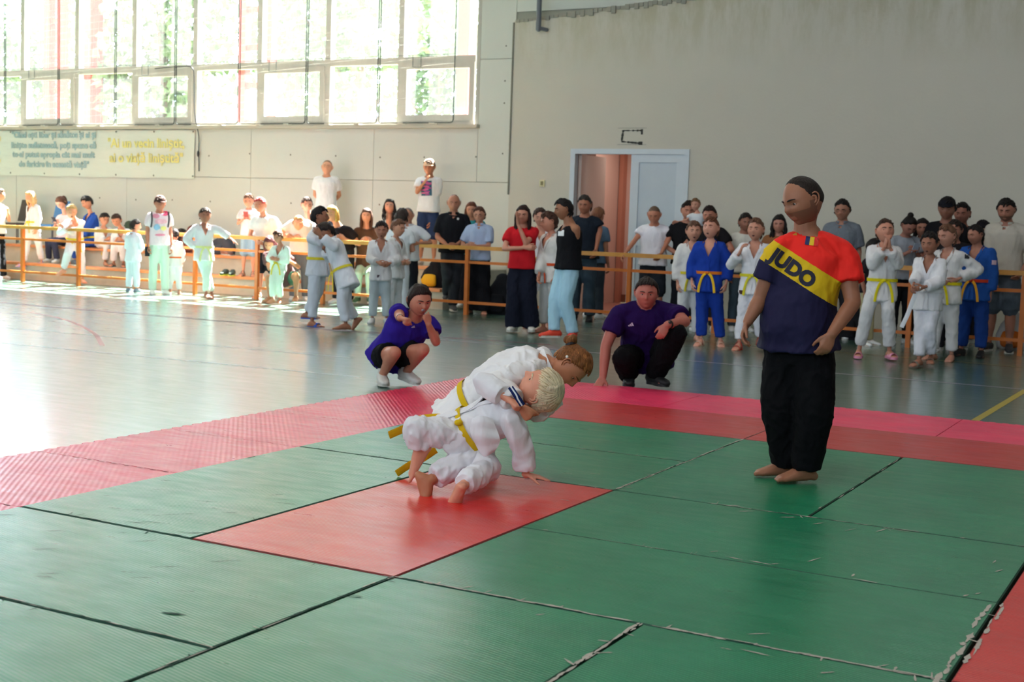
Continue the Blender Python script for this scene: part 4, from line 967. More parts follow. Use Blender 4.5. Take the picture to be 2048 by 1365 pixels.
    if tk == 'gi':
        # lapels: raised strips from the neck crossing at the chest down to the hem
        Lr = .325*H
        def fq(u_, q_, off):
            f_ = 1+u_/L; fs = [g[0] for g in GST]; a_ = np.interp(f_, fs, [g[1] for g in GST])*B*sw+ez+off; r_ = max(-.97, min(.97, q_/a_)); th_ = math.asin(math.copysign(abs(r_)**(2.3/2), r_)); return tsurf(f_, th_, off)
        for sg, zo in ((1, .007), (-1, .012)):
            lb = MB(); V = []; n_ = 22; hemu = (hem-1)*L*.97
            for i in range(n_+1):
                t = i/n_
                if t < .18:
                    th = 3.14-2.3*(t/.18); rr_ = (.078+.004*(t/.18))*s; a0 = N+nrm(sd)*sg*math.sin(th)*rr_+perp*math.cos(th)*rr_+up*(.020-.02*(t/.18))*s; V += [a0-up*.018*s, a0+up*.018*s]
                else:
                    k_ = (t-.18)/.82; uv = -vdep
                    if k_ < .45: u_ = -.01*s+(uv+.01*s)*(k_/.45); q_ = (u_+vdep)*vw
                    else: u_ = uv+(hemu-uv)*((k_-.45)/.55); q_ = -.05*s*((k_-.45)/.55)
                    if u_ > -.07*s:
                        w3 = max(0, (u_+.07*s)/(.07*s)); c0 = fq(-.07*s, sg*(-.07*s+vdep)*vw, zo*s); c1 = fq(-.07*s, sg*((-.07*s+vdep)*vw+.034*s), zo*s)
                        th = .84; rr_ = .084*s; e0 = N+nrm(sd)*sg*math.sin(th)*rr_+perp*math.cos(th)*rr_-up*.018*s; e1 = e0+up*.03*s+nrm(sd)*sg*.01*s
                        V += [c0*(1-w3)+e0*w3, c1*(1-w3)+e1*w3]
                    else: V += [fq(u_, sg*(q_-.006*s), zo*s), fq(u_, sg*(q_+.032*s), zo*s)]
            V = np.array(V); nn = perp*.006*s; V2 = np.concatenate([V, V-nn]); m_ = len(V)
            Fs_ = [(2*i, 2*i+1, 2*i+3, 2*i+2) for i in range(n_)]+[(m_+2*i, m_+2*i+2, m_+2*i+3, m_+2*i+1) for i in range(n_)]+[(2*i, 2*i+2, m_+2*i+2, m_+2*i) for i in range(n_)]+[(2*i+1, m_+2*i+1, m_+2*i+3, 2*i+3) for i in range(n_)]
            lb.add(V2, Fs_); lb.obj('lapel', cloth(tc), root, smooth=False)
        if belt:
            bcs = belt if isinstance(belt, (tuple, list)) else (belt,)
            bb = MB(); f0 = .17; V = []; m_ = 28; hgt = .020*s
            for i in range(m_):
                c0 = tsurf(f0, 2*math.pi*i/m_, .012*s); V += [c0-up*hgt, c0+up*hgt]
            V = np.array(V); bb.add(V, [(2*i, (2*i+2) % (2*m_), (2*i+3) % (2*m_), 2*i+1) for i in range(m_)])
            th0 = beltside; kn = tsurf(f0, th0, .024*s); bb.ball(kn, (.030*s, .030*s, .022*s), 10)
            bb.obj('belt', cloth(bcs[0]), root, smooth=True)
            if tails:
              for sg in (-1, 1):
                tb = MB(); q0 = kn+left*sg*.01*s; dn = -Z; pts = [q0, q0+left*sg*.05*s+dn*.05*s+fwd*.015*s, q0+left*sg*.085*s+dn*.16*s+fwd*.02*s, q0+left*sg*.10*s+dn*.27*s+fwd*.02*s]
                pc = curve_pts(np.array(pts), 3); tb.tube(pc, [(.017*s, .004)]*len(pc), side=left, n=8, cap='flat'); tb.obj('belt_tail', cloth(bcs[-1]), root, smooth=False)
    elif tk in ('tee', 'shirt'):
        cb = MB(); cb.tube([N+nrm(sd)*math.sin(t)*.078*s*B**.5+perp*(math.cos(t)*.076*s*B**.5+.004)-up*(.016*s+.016*s*math.cos(t)) for t in np.linspace(0, 2*math.pi, 17)], .0095*s, n=6); cb.obj('neckband', tm, root, smooth=True)
    if tk == 'shirt':
        for sg in (-1, 1):
            cb = MB(); cb.tube([N+nrm(sd)*sg*math.sin(t)*.076*s+perp*(math.cos(t)*.075*s)+up*.008*s for t in np.linspace(2.6, .35, 8)], [(.006, .022*s)]*8, side=up*.01+perp, n=6, cap='flat'); cb.obj('collar', tm, root, smooth=True)
    # ---- shoes
    if feet in ('shoes', 'high'):
        for A, d_, u_ in ((AL, dL, uL), (AR, dR, uR)):
            sb = MB(); shoe_prims(sb, A, d_, u_, FL*1.0, feet == 'high', 16 if hi else 10); sh = sb.obj('shoe', plain('shoe_'+fc, fc, .6, noise=.06), root, smooth=True); sh['_o'] = list(root['_o'])
            so = sole_mesh(A, d_, u_, FL, .09); so.obj('sole', plain('sole_pale', 'C9C5BC' if fc not in ('1A1A1C',) else '222224', .6), sh)
    elif feet in ('sandals', 'slides', 'clogs'):
        for A, d_, u_ in ((AL, dL, uL), (AR, dR, uR)):
            so = sole_mesh(A, d_, u_, FL, .06 if feet != 'clogs' else .10, 1.0); sh = so.obj('sandal', plain('sandal_'+fc, fc, .6), root)
            dd = nrm(d_); uu = nrm(u_-dd*(u_@dd)); sdv = np.cross(dd, uu); so_ = A-uu*.27*FL; stp = MB()
            for t0 in ((.38,) if feet == 'slides' else (.40, .05) if feet == 'sandals' else (.2, .34, .46)):
                stp.tube([so_+dd*t0*FL+sdv*math.cos(t)*.195*FL+uu*(math.sin(t)*(.24 if feet != 'sandals' or t0 > .2 else .44)+.02)*FL for t in np.linspace(0, math.pi, 9)], [(.06*FL if feet == 'sandals' else .11*FL, .012*FL)]*9, side=dd, n=6, cap='flat')
            stp.obj('strap', plain('strap_'+fc, fc, .6), sh, smooth=True)
    return M_
# referee shirt: red above, yellow diagonal band, navy below (printed cloth, object coordinates)
def ref_shirt():
    R = wp(1598, 500, 2.85); ef = nrm(np.array([CAM[0]-R[0], CAM[1]-R[1], 0])); er = np.array([-ef[1], ef[0], 0]); er = er if er@_r2 > 0 else -er
    def uz(px, py):
        r = ray(px, py); p = CAM+r*(((R+ef*.15-CAM)@ef)/(r@ef)); return (p-R)@er, p[2]
    a, b, c_ = uz(1541, 477), uz(1665, 555), uz(1536, 529)
    k = (b[1]-a[1])/(b[0]-a[0]); t = NT('referee_shirt_print'); v = t.coord(); dt = t.n('ShaderNodeVectorMath', operation='DOT_PRODUCT'); t.l(v, dt.inputs[0]); dt.inputs[1].default_value = tuple(er)
    sp = t.n('ShaderNodeSeparateXYZ'); t.l(v, sp.inputs[0]); h = t.math('SUBTRACT', sp.outputs[2], t.math('MULTIPLY', dt.outputs['Value'], k))
    h = t.math('ADD', h, t.math('MULTIPLY', t.math('SUBTRACT', t.noise(v, 60, 3), .5), .006))
    h1 = a[1]-k*a[0]; h2 = c_[1]-k*c_[0]
    c = t.mix(t.math('GREATER_THAN', h, h2), hexc('1E1B3C'), hexc('D9B21C')); c = t.mix(t.math('GREATER_THAN', h, h1), c, hexc('EE2A22'))
    t.l(c, t.b.inputs['Base Color']); t.b.inputs['Roughness'].default_value = .75; t.b.inputs['Specular IOR Level'].default_value = .2
    w = t.noise(t.scale(v, (9, 9, 5)), 1.6, 2, .4); t.bump(w, .5, .03); return t.m
REFMAT = ref_shirt()
# ================================================================ the crowd (back to front is not needed: each stands at its own place)
T, G_ = 'tee', 'gi'
DK = '231C1A'
# --- left: on and behind the bleacher
person('adult at the far left edge in white top and black trousers with one arm raised', -6, 12.62, top=375, yaw=60, topw=(T, 'EDEDEA'), bot=('wide', '1E2023'), arms=('chest', 'hang'), hc='5A4636', skin_='D9A583')
person('small blond child in white judo suit and yellow belt standing on the lower bleacher step', 66, 13.05, .27, top=384, yaw=-55, hc='D9B27C', hair='curly', topw=(G_, GI), bot=('gi', GI), belt='E3CF3C', feet='sandals', fc='B79AD8', aL=(84, 525, 0), aR=(46, 528, .05), skin_='E3B091', hp=15)
person('girl with brown ponytail and white top sitting on the top step looking at a phone', 128, 13.74, .27, H=1.45, sit=.6, yaw=-40, hp=38, head=(122, 406, .05), neck=(131, 429, 0), hair='pony', hc='5B3A2C', topw=(T, 'EAD9DC'), bot=('pants', '3A3F55'), arms='phone', feet='shoes', skin_='D9A38A')
person('blond boy in white judo suit hugging the railing post with one foot raised', 150, 12.6, top=407, yaw=5, hc='CFA66C', topw=(G_, GI), bot=('gi', GI), belt='E3CF3C', wL=(128, 455, .25), wR=(136, 457, .3), feet='bare', aR=(126, 541, .15), aL=(165, 560, 0), skin_='DDA283', head=(143, 424, .22), hp=10, neck=(150, 440, .05), mouth='open', fdR=(-.7, .6, -.2))
person('boy in blue judo suit sitting against the wall on the top step', 186, 13.74, .27, H=1.45, sit=.6, yaw=-60, head=(174, 406, 0), neck=(182, 428, -.05), hc=DK, topw=(G_, '2C4FA0'), bot=('gi', '2C4FA0'), belt='E3CF3C', arms='knees', hp=25, feet='bare')
person('dark-haired boy in white judo suit sitting forward with legs hanging, left of the pair', 206, 13.74, .27, H=1.35, sit=.6, yaw=25, head=(209, 439, .25), hp=20, hc=DK, topw=(G_, GI), bot=('gi', GI), belt='E3CF3C', arms='knees', feet='bare', neck=(207, 455, .15))
person('dark-haired boy in white judo suit leaning sideways to his seated neighbour', 246, 13.74, .27, H=1.35, sit=.6, yaw=-15, head=(233, 441, .25), hp=25, hc='3A2A22', topw=(G_, GI), bot=('gi', GI), belt='E3CF3C', arms='knees', feet='slides', fc='3D4348', neck=(243, 458, .15))
person('small boy in grey-white judo suit seen from behind in front of the railing', 266, 11.9, top=441, yaw=140, hy=100, hc='2B2321', topw=(G_, 'D5DCE6'), bot=('gi', 'D5DCE6'), arms='front', feet='shoes', fc='6E7B8C')
person('adult in pale tee with pink and blue print and backpack straps holding a phone', 318, 11.86, top=389, yaw=12, hc='4A3530', hair='short', cap='5A4440', topw=(T, 'F0DFE6'), bot=('pants', 'CFE6D6'), feet='shoes', fc='E9EAE6', arms='hang', skin_='B97E66', wid=.95)
person('small child in white judo suit with orange belt behind the adult in print tee', 350, 12.15, top=460, yaw=-170, hc=DK, topw=(G_, 'F2F0F2'), bot=('gi', 'F2F0F2'), belt='E0703A', feet='bare')
person('boy in white judo suit with hand on hip and one arm along the railing', 408, 11.7, top=417, yaw=10, hc='3A2D27', topw=(G_, GI), bot=('gi', 'DDF0E6'), belt='E6EBA0', arms=('hang', 'hips'), wL=(462, 478, .0), eL=(440, 462, 0), feet='bare', aL=(412, 590, .1), aR=(424, 590, 0), skin_='A8735E', poseL='flat')
person('woman in white tee and denim shorts standing on the lower step with a phone', 497, 13.1, .27, top=389, yaw=-10, hp=15, hc='6B4A3A', hair='short', topw=(T, 'EFEBF3'), bot=('shorts', '8FA9C2'), arms='phone', feet='sandals', fc='4A302C', skin_='D99C80', glasses=True)
person('red-haired woman in white tee leaning on the railing', 533, 12.62, top=390, yaw=-20, head=(520, 411, .15), neck=(528, 432, .08), hc='B04444', hair='short', topw=(T, 'F0EFEE'), bot=('shorts', '23252D'), wL=(538, 484, .2), wR=(512, 482, .2), feet='sandals', skin_='CF967C')
person('child in white judo suit held at the railing with head bowed and dark belt tips', 558, 11.72, top=462, H=1.15, yaw=-25, head=(556, 474, .15), hp=25, hc='5B3F30', topw=(G_, 'E6F2EA'), bot=('gi', 'E0F2E6'), belt='E3CF3C', feet='bare', neck=(562, 492, .08), arms=('front', 'front'), aL=(560, 600, 0), aR=(545, 600, .1))
person('crouching adult with dark red hair and green shorts behind the bowing child', 566, 12.12, H=1.66, yaw=-20, pelvis=(575, 560, -.15), neck=(548, 505, 0), head=(540, 488, .12), hp=30, hc='5A2A2C', hair='bob', topw=(T, '5E4444'), bot=('mini', '3F6450'), aL=(592, 594, .0), aR=(540, 596, .1), kL=(592, 550, .22), kR=(536, 556, .2), wL=(575, 520, .3), wR=(556, 530, .3), feet='bare', skin_='B58563')
person('dark-haired woman in glasses and white top seated below the man standing at the wall', 616, 13.2, .27, H=1.62, sit=.6, yaw=10, head=(614, 410, .1), hair='short', hc='4C3A34', topw=(T, 'EAE6EA'), bot=('pants', '5A5F6A'), glasses=True, arms='phone', skin_='D9A58C')
person('fair-haired woman in white leaning with folded arms on the railing below the glasses wearer', 600, 12.7, H=1.55, top=428, yaw=5, head=(597, 447, .1), hc='B98C5C', hair='short', topw=(T, 'F4F0EE'), bot=('pants', '6D7480'), arms='rail', skin_='DDA88C')
person('man in plain white tee standing at the wall with hands behind his back', 650, 14.15, .575, top=317, yaw=-8, hc='8A6A50', hair='buzz', topw=(T, 'F2F1F1'), bot=('shorts', '4A5060'), arms='back', skin_='CF9878', hroll=-4, hp=-6)
person('dark-haired boy in white judo suit and blue slippers hugging his bending partner', 636, 9.1, top=416, yaw=62, hy=80, hp=-5, hc='1F1A1A', topw=(G_, 'DDDFE8'), bot=('gi', 'D3D8E4'), belt='E3CF3C', wR=(652, 487, .28), wL=(668, 480, .2), eR=(622, 478, .25), feet='slides', fc='2F55B5', aR=(624, 645, .1), aL=(612, 628, -.25), skin_='A87258', mouth='smile', beltside=1.2)
person('boy in white judo suit with yellow belt bending into his partner with one foot lifted', 700, 8.85, H=1.42, yaw=-70, pelvis=(690, 552, 0), neck=(664, 478, -.12), head=(652, 466, -.22), hy=-70, hp=30, hc='2B2220', topw=(G_, 'DDDFE8', None), bot=('gi', 'DADDE8'), belt='E3CF3C', wR=(650, 500, -.2), wL=(640, 470, .22), eL=(668, 495, .22), feet='bare', kL=(684, 600, .08), aL=(692, 650, .05), kR=(692, 605, -.1), aR=(712, 640, -.2), fdL=(-.95, .2, 0), fdR=(-.6, .1, -.75), fuR=(-.7, 0, .6), skin_='9E6C52', shdir=(.1, 1, .1), hipdir=(.1, 1, 0))
person('blonde woman in black top leaning on the railing behind the hugging boys', 688, 12.66, H=1.66, top=408, yaw=-25, head=(664, 428, .15), neck=(676, 452, .05), hair='bob', hc='C9A052', topw=(T, '1F1D22'), bot=('pants', '26272C'), wL=(690, 478, .22), wR=(664, 480, .25), skin_='CF9A7C')
person('girl with long brown hair and mint trousers leaning her elbows on the railing', 733, 13.0, .0, H=1.55, sit=.45, yaw=-5, head=(733, 432, .2), neck=(733, 455, .12), hair='longhair', hc='4A2F24', topw=(T, '5C4436'), bot=('slim', 'B9E0CC'), wL=(745, 483, .3), wR=(722, 482, .3), feet='shoes', fc='3C5A3C', skin_='D3A088')
person('woman with curly black hair sitting behind on the top step, face tilted up', 777, 13.74, .27, H=1.6, sit=.6, yaw=-5, head=(779, 414, .1), hp=-8, hair='curly', hc='201A1A', topw=('tank', 'E5D8D2'), bot=('pants', '3A3A42'), skin_='D69F86', arms='knees')
person('boy in white judo suit with dark fringe and mouth open, standing before the railing', 762, 10.0, top=445, yaw=0, hc='2A2120', topw=(G_, 'DDDDE2'), bot=('gi', 'BFCAD2'), arms='front', feet='shoes', fc='C9CACB', skin_='B88068', mouth='open', wL=(778, 528, .2), wR=(757, 526, .25))
person('boy in white judo suit in profile just behind the fringe boy', 790, 10.5, top=441, yaw=55, hc='6B4A38', topw=(G_, 'DFE0E4'), bot=('gi', 'D5DAE0'), arms='front', feet='bare', skin_='CF9A80')
person('short-haired boy in white top seen from behind among the boys at the railing', 800, 11.3, top=419, yaw=165, hc='3A302C', topw=(T, 'DFE4EC'), bot=('pants', 'C9D0D8'), arms='front', feet='shoes', fc='D0D0D0', skin_='C08A70')
person('man with thinning grey hair in white shirt and black trousers beside the boys', 816, 11.75, top=412, yaw=-20, hc='8A7C74', hair='receding', topw=('shirt', 'E2E6EE'), bot=('pants', '24252B'), wL=(835, 487, .15), wR=(806, 490, .2), feet='shoes', fc='1A1A1C', skin_='C08B72')
M_cap = person('young man in peach cap, white tee with pink print and navy shorts', 855, 14.1, .575, top=316, yaw=-12, hc='5A4030', hair='short', cap='F0C8A8', topw=(T, 'F2F1F3'), bot=('shorts', '2B3A5C'), wR=(848, 366, .22), eR=(834, 385, .1), wL=(863, 442, .05), feet='high', fc='E9E6E2', skin_='C08868', poseR='flat')
person('bald man in black polo shirt with both hands on the railing', 905, 12.68, top=385, yaw=0, hair='bald', hc='5A4A42', topw=('shirt', '1B1B20'), bot=('pants', '33353B'), wL=(912, 490, .2), wR=(895, 491, .2), feet='shoes', fc='4A4A4C', build=1.08, skin_='B98068', aL=(905, 612, 0), aR=(895, 590, -.2))
person('woman with brown hair and turquoise top behind the bald man', 941, 13.3, .0, top=396, yaw=-5, hair='longhair', hc='6B3F2C', topw=(T, '3FA0A8'), bot=('pants', '2B2B33'), skin_='CF977C', H=1.62)
person('woman in pale blue open shirt over a black top with clasped hands on the railing', 958, 12.66, top=411, yaw=-12, hair='short', hc='5B3A2E', topw=('shirt', 'A9B9DA'), bot=('wide', '1B1B20'), wL=(950, 492, .24), wR=(939, 492, .2), feet='sandals', fc='2A2220', skin_='C68F76', glasses=True)
person('woman with long dark hair in red tee and wide navy trousers covering her mouth', 1045, 10.35, top=407, yaw=-10, hair='longhair', hc='2E1D1A', topw=(T, 'C8202A'), bot=('wide', '1A1D2B'), wL=(1036, 448, .2), eL=(1052, 488, .22), wR=(1052, 496, .24), eR=(1008, 498, .1), hdL=(-.1, .1, 1), feet='shoes', fc='D5D2CA', aR=(1028, 652, .05), aL=(1062, 652, 0), skin_='C98F78', poseL='flat')
person('tall boy in white judo suit with yellow belt behind the boy with the orange belt', 1080, 11.1, top=413, yaw=0, hc='4A3A33', topw=(G_, 'E4E4EA'), bot=('gi', 'DCDCE2'), belt='E3CF3C', arms='hang', feet='bare', skin_='CF9A84', hroll=6)
person('boy in white judo suit with orange belt turned to the left beside the tank-top man', 1103, 10.55, top=426, yaw=-50, hy=-70, hc='4A3228', topw=(G_, 'DEDAD6'), bot=('gi', 'D0CECB'), belt='D9562E', arms='hang', wR=(1078, 553, .2), feet='bare', skin_='CF8F76', mouth='smile', build=1.1)
person('young man in black tank top, pale blue sweatpants and orange-black trainers', 1138, 9.75, top=396, yaw=-62, hy=-75, hc='1B1718', hair='short', topw=('tank', '17171B'), bot=('pants', 'A9D0E4'), wL=(1144, 566, .12), eL=(1152, 505, .08), wR=(1122, 560, -.1), feet='shoes', fc='E0452F', aL=(1146, 668, .1), aR=(1108, 664, .1), build=1.08, skin_='A06E52', fdR=(-.9, .3, 0), fdL=(-.3, .9, 0), hdL=(-.1, 0, -1), head=(1127, 420, 0))
person('man in dark navy tee and jeans with a watch standing behind in the doorway', 1168, 12.75, top=388, yaw=-15, hair='short', hc='3A332F', topw=(T, '1E2530'), bot=('pants', '3A4A58'), wL=(1192, 500, .2), eL=(1200, 460, .05), feet='shoes', fc='1A1A1C', build=1.1, skin_='A86F58', arms=('hang', 'rail'))
person('person mostly hidden behind the man in navy tee in the doorway', 1190, 13.3, top=412, yaw=150, hc='8A5A44', topw=(T, '5F7894'), bot=('pants', '3C4550'), skin_='B98066')
person('man in tight white tee with both hands on the railing before the white door', 1307, 12.75, top=407, yaw=-8, hp=22, hair='buzz', hc='6B5648', topw=(T, 'E6E4EE'), bot=('shorts', '2B3038'), wR=(1249, 509, .22), eR=(1272, 478, .05), wL=(1322, 508, .22), eL=(1342, 470, .05), feet='shoes', fc='77777A', build=1.08, skin_='BF8268')
person('man in black tee carrying a small child on his arm', 1372, 12.9, top=399, yaw=8, hair='short', hc='2A211D', topw=(T, '1C1B1E'), bot=('pants', '22242A'), wL=(1388, 468, .25), eL=(1398, 490, .0), skin_='C48B74', build=1.05, arms=('hang', 'rail'))
person('small child in white top held up with one arm around the man in black', 1392, 12.72, H=.95, yaw=-20, pelvis=(1397, 468, .0), neck=(1395, 426, 0), head=(1391, 410, .0), hc='7A5A40', topw=(T, 'D5D9DE'), bot=('pants', '6B7280'), wR=(1354, 444, .08), eR=(1372, 441, .05), kL=(1405, 490, .15), aL=(1403, 510, .1), kR=(1385, 490, .15), aR=(1384, 512, .1), feet='shoes', fc='8A8A8E', skin_='D09A84')
person('woman with tied dark hair in black top behind the girl in the blue judo suit', 1418, 12.6, top=409, yaw=-15, hair='short', hc='2B201D', topw=(T, '1D1B1E'), bot=('pants', '24242A'), skin_='B97E68', arms='rail', build=1.08)
person('girl in white judo suit with mouth open left of the girl in blue', 1385, 11.0, top=445, yaw=8, hc='6B4C3C', hair='short', topw=(G_, 'E0DDDC'), bot=('gi', 'D8D7D8'), belt='E3CF3C', wR=(1355, 568, .05), arms='hang', feet='bare', skin_='D19A82', mouth='open', hp=0)
person('girl in blue judo suit with orange-yellow belt shouting', 1420, 10.6, top=437, yaw=-8, hy=-22, hp=-8, hair='short', hc='6A4330', topw=(G_, '1F3FA0'), bot=('gi', '1D3C98'), belt=('E07A2A', 'EFC02E'), feet='sandals', fc='D9BFA8', wL=(1452, 568, .05), wR=(1384, 565, .05), aL=(1441, 684, 0), aR=(1402, 682, .05), skin_='D39A84', mouth='open')
person('man with short dark hair in cream tee sitting behind with a red and black strap', 1486, 12.9, top=433, yaw=15, hair='short', hc='2B2522', topw=(T, 'D9D6CE'), bot=('pants', '4A5A68'), skin_='A06E5A', H=1.6)
person('girl in white judo suit with yellow belt cheering with one hand at her chest', 1510, 10.5, top=440, yaw=-5, hy=-15, hp=-4, hair='short', hc='6A4A38', topw=(G_, 'E6E5EB'), bot=('gi', 'E0DFE8'), belt='E0D43A', wR=(1480, 505, .22), eR=(1462, 530, .0), hdR=(.3, .2, .9), aR=(1478, 690, .1), aL=(1520, 680, 0), feet='sandals', fc='C0392F', skin_='C9917A', mouth='open')
person('woman with dark curly hair partly hidden by the referee', 1556, 12.8, top=427, yaw=-5, hair='curly', hc='1F1918', topw=(T, '8A5A3A'), bot=('pants', '222226'), skin_='B88270')
person('man in grey polo shirt and glasses standing tall behind the referee shoulder', 1682, 12.95, top=396, yaw=-12, hair='short', hc='231E1D', topw=('shirt', '6F7680'), bot=('pants', '2A2C33'), glasses=True, skin_='A87862', build=1.15)
person('dark-haired child bending down behind the clapping girl', 1742, 12.2, top=478, H=1.3, yaw=60, hair='bob', hc='1A1515', topw=(T, '2A262A'), bot=('pants', 'B9B08A'), skin_='A87862')
person('girl in white judo suit with yellow belt clasping her hands, pink clogs', 1768, 10.5, top=441, yaw=10, hy=14, hp=-12, hair='short', hc='4A382E', topw=(G_, 'DAD8DA'), bot=('gi', 'D6D4D6'), belt='E0CF22', wL=(1779, 492, .28), wR=(1771, 492, .28), eL=(1796, 530, .1), eR=(1745, 530, .1), hdL=(-.1, .1, 1), hdR=(.1, .1, 1), aR=(1718, 703, 0), aL=(1779, 705, 0), kR=(1735, 620, .1), kL=(1776, 620, .1), feet='clogs', fc='D98AA8', skin_='C48B74', mouth='smile')
person('woman with hair in a high bun and grey top looking down at a phone', 1808, 12.75, top=418, H=1.64, yaw=25, hp=35, hair='bun', hc='17120F', topw=(T, '8E939C'), bot=('pants', '1C1C20'), arms='phone', skin_='9C6C5C')
person('woman with dark shoulder-length hair in grey top beside the man in black cap', 1842, 13.0, top=420, yaw=0, hair='bob', hc='1B1616', topw=(T, '7C8088'), bot=('pants', '202024'), skin_='B5826E', H=1.6)
person('man in black baseball cap and black tee', 1890, 12.8, top=391, yaw=-8, hair='short', hc='1A1616', cap='1A1B22', topw=(T, '17161A'), bot=('pants', '1D1D22'), skin_='8F6250', build=1.12)
person('man with short dark hair behind and right of the man in black cap', 1921, 13.3, top=402, yaw=-10, hair='short', hc='1C1716', topw=(T, '1C1C20'), bot=('pants', '1D1D22'), skin_='A06C5C')
person('boy with dark hair in dark top between the two boys in judo suits', 1908, 11.9, top=437, yaw=-10, hair='short', hc='2A1F1A', topw=(T, '221F22'), bot=('pants', '222228'), skin_='A87460')
person('girl with black fringe and white top near the right edge', 1966, 13.4, top=410, yaw=-25, hair='bangs', hc='17131A', topw=(T, 'D8D6D8'), bot=('pants', '3A3A44'), skin_='C99A88', H=1.6)
person('bearded man in cream polo with one hand on the railing at the right edge', 2010, 12.75, top=393, yaw=-12, hp=15, hair='short', hc='1D1817', topw=('shirt', 'B9B2A8'), bot=('shorts', '5A6470'), wL=(2044, 543, .15), wR=(1988, 560, .1), feet='shoes', fc='2A2A30', skin_='A67360', build=1.15, beard='6B4A3E')
person('laughing boy in white judo suit holding his white belt', 1862, 10.1, top=467, yaw=-15, hy=-22, hair='short', hc='1D1717', topw=(G_, 'DEDDE2'), bot=('gi', 'D8D8E2'), belt='EDEDF2', tails=False, wR=(1826, 572, .22), wL=(1846, 575, .26), eR=(1836, 545, .05), feet='slides', fc='7A7468', aR=(1838, 722, .15), aL=(1862, 716, 0), skin_='A06E58', mouth='open')
person('taller child in white judo suit, hand on hip, behind the laughing boy', 1898, 11.0, top=452, yaw=-25, hy=-40, hair='short', hc='6A4A38', topw=(G_, 'DAD8DA'), bot=('gi', 'D3D2D4'), belt='E0CF22', wL=(1914, 560, .1), eL=(1956, 540, .0), arms=('hang', 'front'), feet='bare', skin_='B98672')
person('boy in blue judo suit with rainbow-coloured belt at the right looking left', 1955, 11.7, top=447, yaw=-20, hy=-45, hair='short', hc='1C1717', topw=(G_, '24509C'), bot=('gi', '1D3C80'), belt=('C8402A', 'E0A030'), arms='hang', wL=(1980, 590, .05), feet='shoes', fc='1A1A1C', skin_='A87460')
# --- heroes
ref = person('referee in red, yellow and blue tee and black trousers standing barefoot on the mat', 1598, 2.85, 0., H=1.68, yaw=-32, hi=True, hair='receding', hc='2A211D', skin_='9C6A50', headsize=.262, head=(1605, 403, .03), hF=(-.74, .60, -.30), hU=(-.2, 0, .97),
    neck=(1613, 466, 0), pelvis=(1598, 692, 0), sL=(1686, 503, .02), sR=(1556, 501, .06), eL=(1706, 606, .10), wL=(1664, 668, .24), eR=(1521, 598, .05), wR=(1496, 643, .1), hdL=(-.35, .15, -.9), hdR=(-.28, .2, -.9), pnL=(-.3, -.9, 0), pnR=(.9, .1, 0),
    kL=(1628, 822, .10), kR=(1562, 815, .02), aL=(1612, 938, .06), aR=(1572, 928, -.06), fdL=(-.86, .5, 0), fdR=(-.92, .35, 0), build=1.13, belly=.05, wid=1.04, hemf=-.02, beard='7A5341', bot=('sweats', '0E0E11'), feet='bare', hipdir=(.92, .4), shdir=(.9, .42), poseL='relaxed', poseR='relaxed',
    topw=(T, 'E0241F', REFMAT), voxel=.011)
boy = person('blond boy in white judo suit with yellow belt being thrown, head tipped back', 912, 1.55, 0., H=1.28, hi=True, hair='blondboy', hc='DCC8A8', skin_='DE9C80', headsize=.232, head=(1080, 779, .12), hF=(-.52, .12, .84), hU=(.78, .55, .1), fwdv=(-.25, .55, .8),
    pelvis=(920, 868, .0), neck=(1030, 800, .06), sL=(1022, 838, .17), sR=(1000, 782, -.02), eL=(1045, 895, .12), wL=(1052, 950, .08), hdL=(.95, .1, -.12), pnL=(0, 0, -1), poseL='flat', eR=(966, 765, .10), wR=(1018, 800, .20), poseR='fist', pnR=(0, 0, -1),
    hipdir=(.25, .95, -.1), shdir=(.25, .9, -.35), kL=(832, 858, .14), aL=(836, 903, .12), fdL=(-.52, .0, -.85), fuL=(-.8, .3, .5), kR=(975, 936, .10), aR=(920, 976, .36), fdR=(-.28, -.5, -.8), fuR=(0, -.85, .5),
    topw=(G_, 'E9E6E9'), bot=('gi', 'E9E6EA'), belt='D9B420', tails=False, feet='bare', voxel=.0095, gi_len=.62, mouth='closed', beltside=.6, spinebulge=.02, build=1.05)
girl = person('girl with brown hair bun in white judo suit holding the blond boy around the neck', 985, 1.78, 0., H=1.38, hi=True, hair='backbun', hc='7A4A26', skin_='B97A58', headsize=.215, head=(1140, 733, .0), hF=(.30, .32, -.9), hU=(.82, .12, .52), fwdv=(.3, .2, -.9),
    pelvis=(925, 835, -.14), neck=(1092, 728, -.04), sR=(1060, 742, .10), sL=(1085, 712, -.2), eR=(990, 768, .20), wR=(1042, 812, .36), poseR='fist', hdR=(.4, .1, -.6), pnR=(.5, -.6, 0), eL=(1100, 800, -.1), wL=(1068, 826, .26), poseL='fist', hdL=(-.6, .3, 0),
    hipdir=(-.15, -.97, .1), shdir=(-.15, -.9, .25), kR=(940, 915, .22), aR=(856, 964, .38), fdR=(.32, .1, -.94), fuR=(.9, .2, .35), kL=(965, 915, -.3), aL=(925, 985, -.42), fdL=(.3, .1, -.9), fuL=(.9, 0, .3),
    topw=(G_, 'ECE8E8'), bot=('gi', 'E6E3E8'), belt='D9B420', tails=False, feet='bare', voxel=.0095, gi_len=.5, spinebulge=.06, build=1.08)
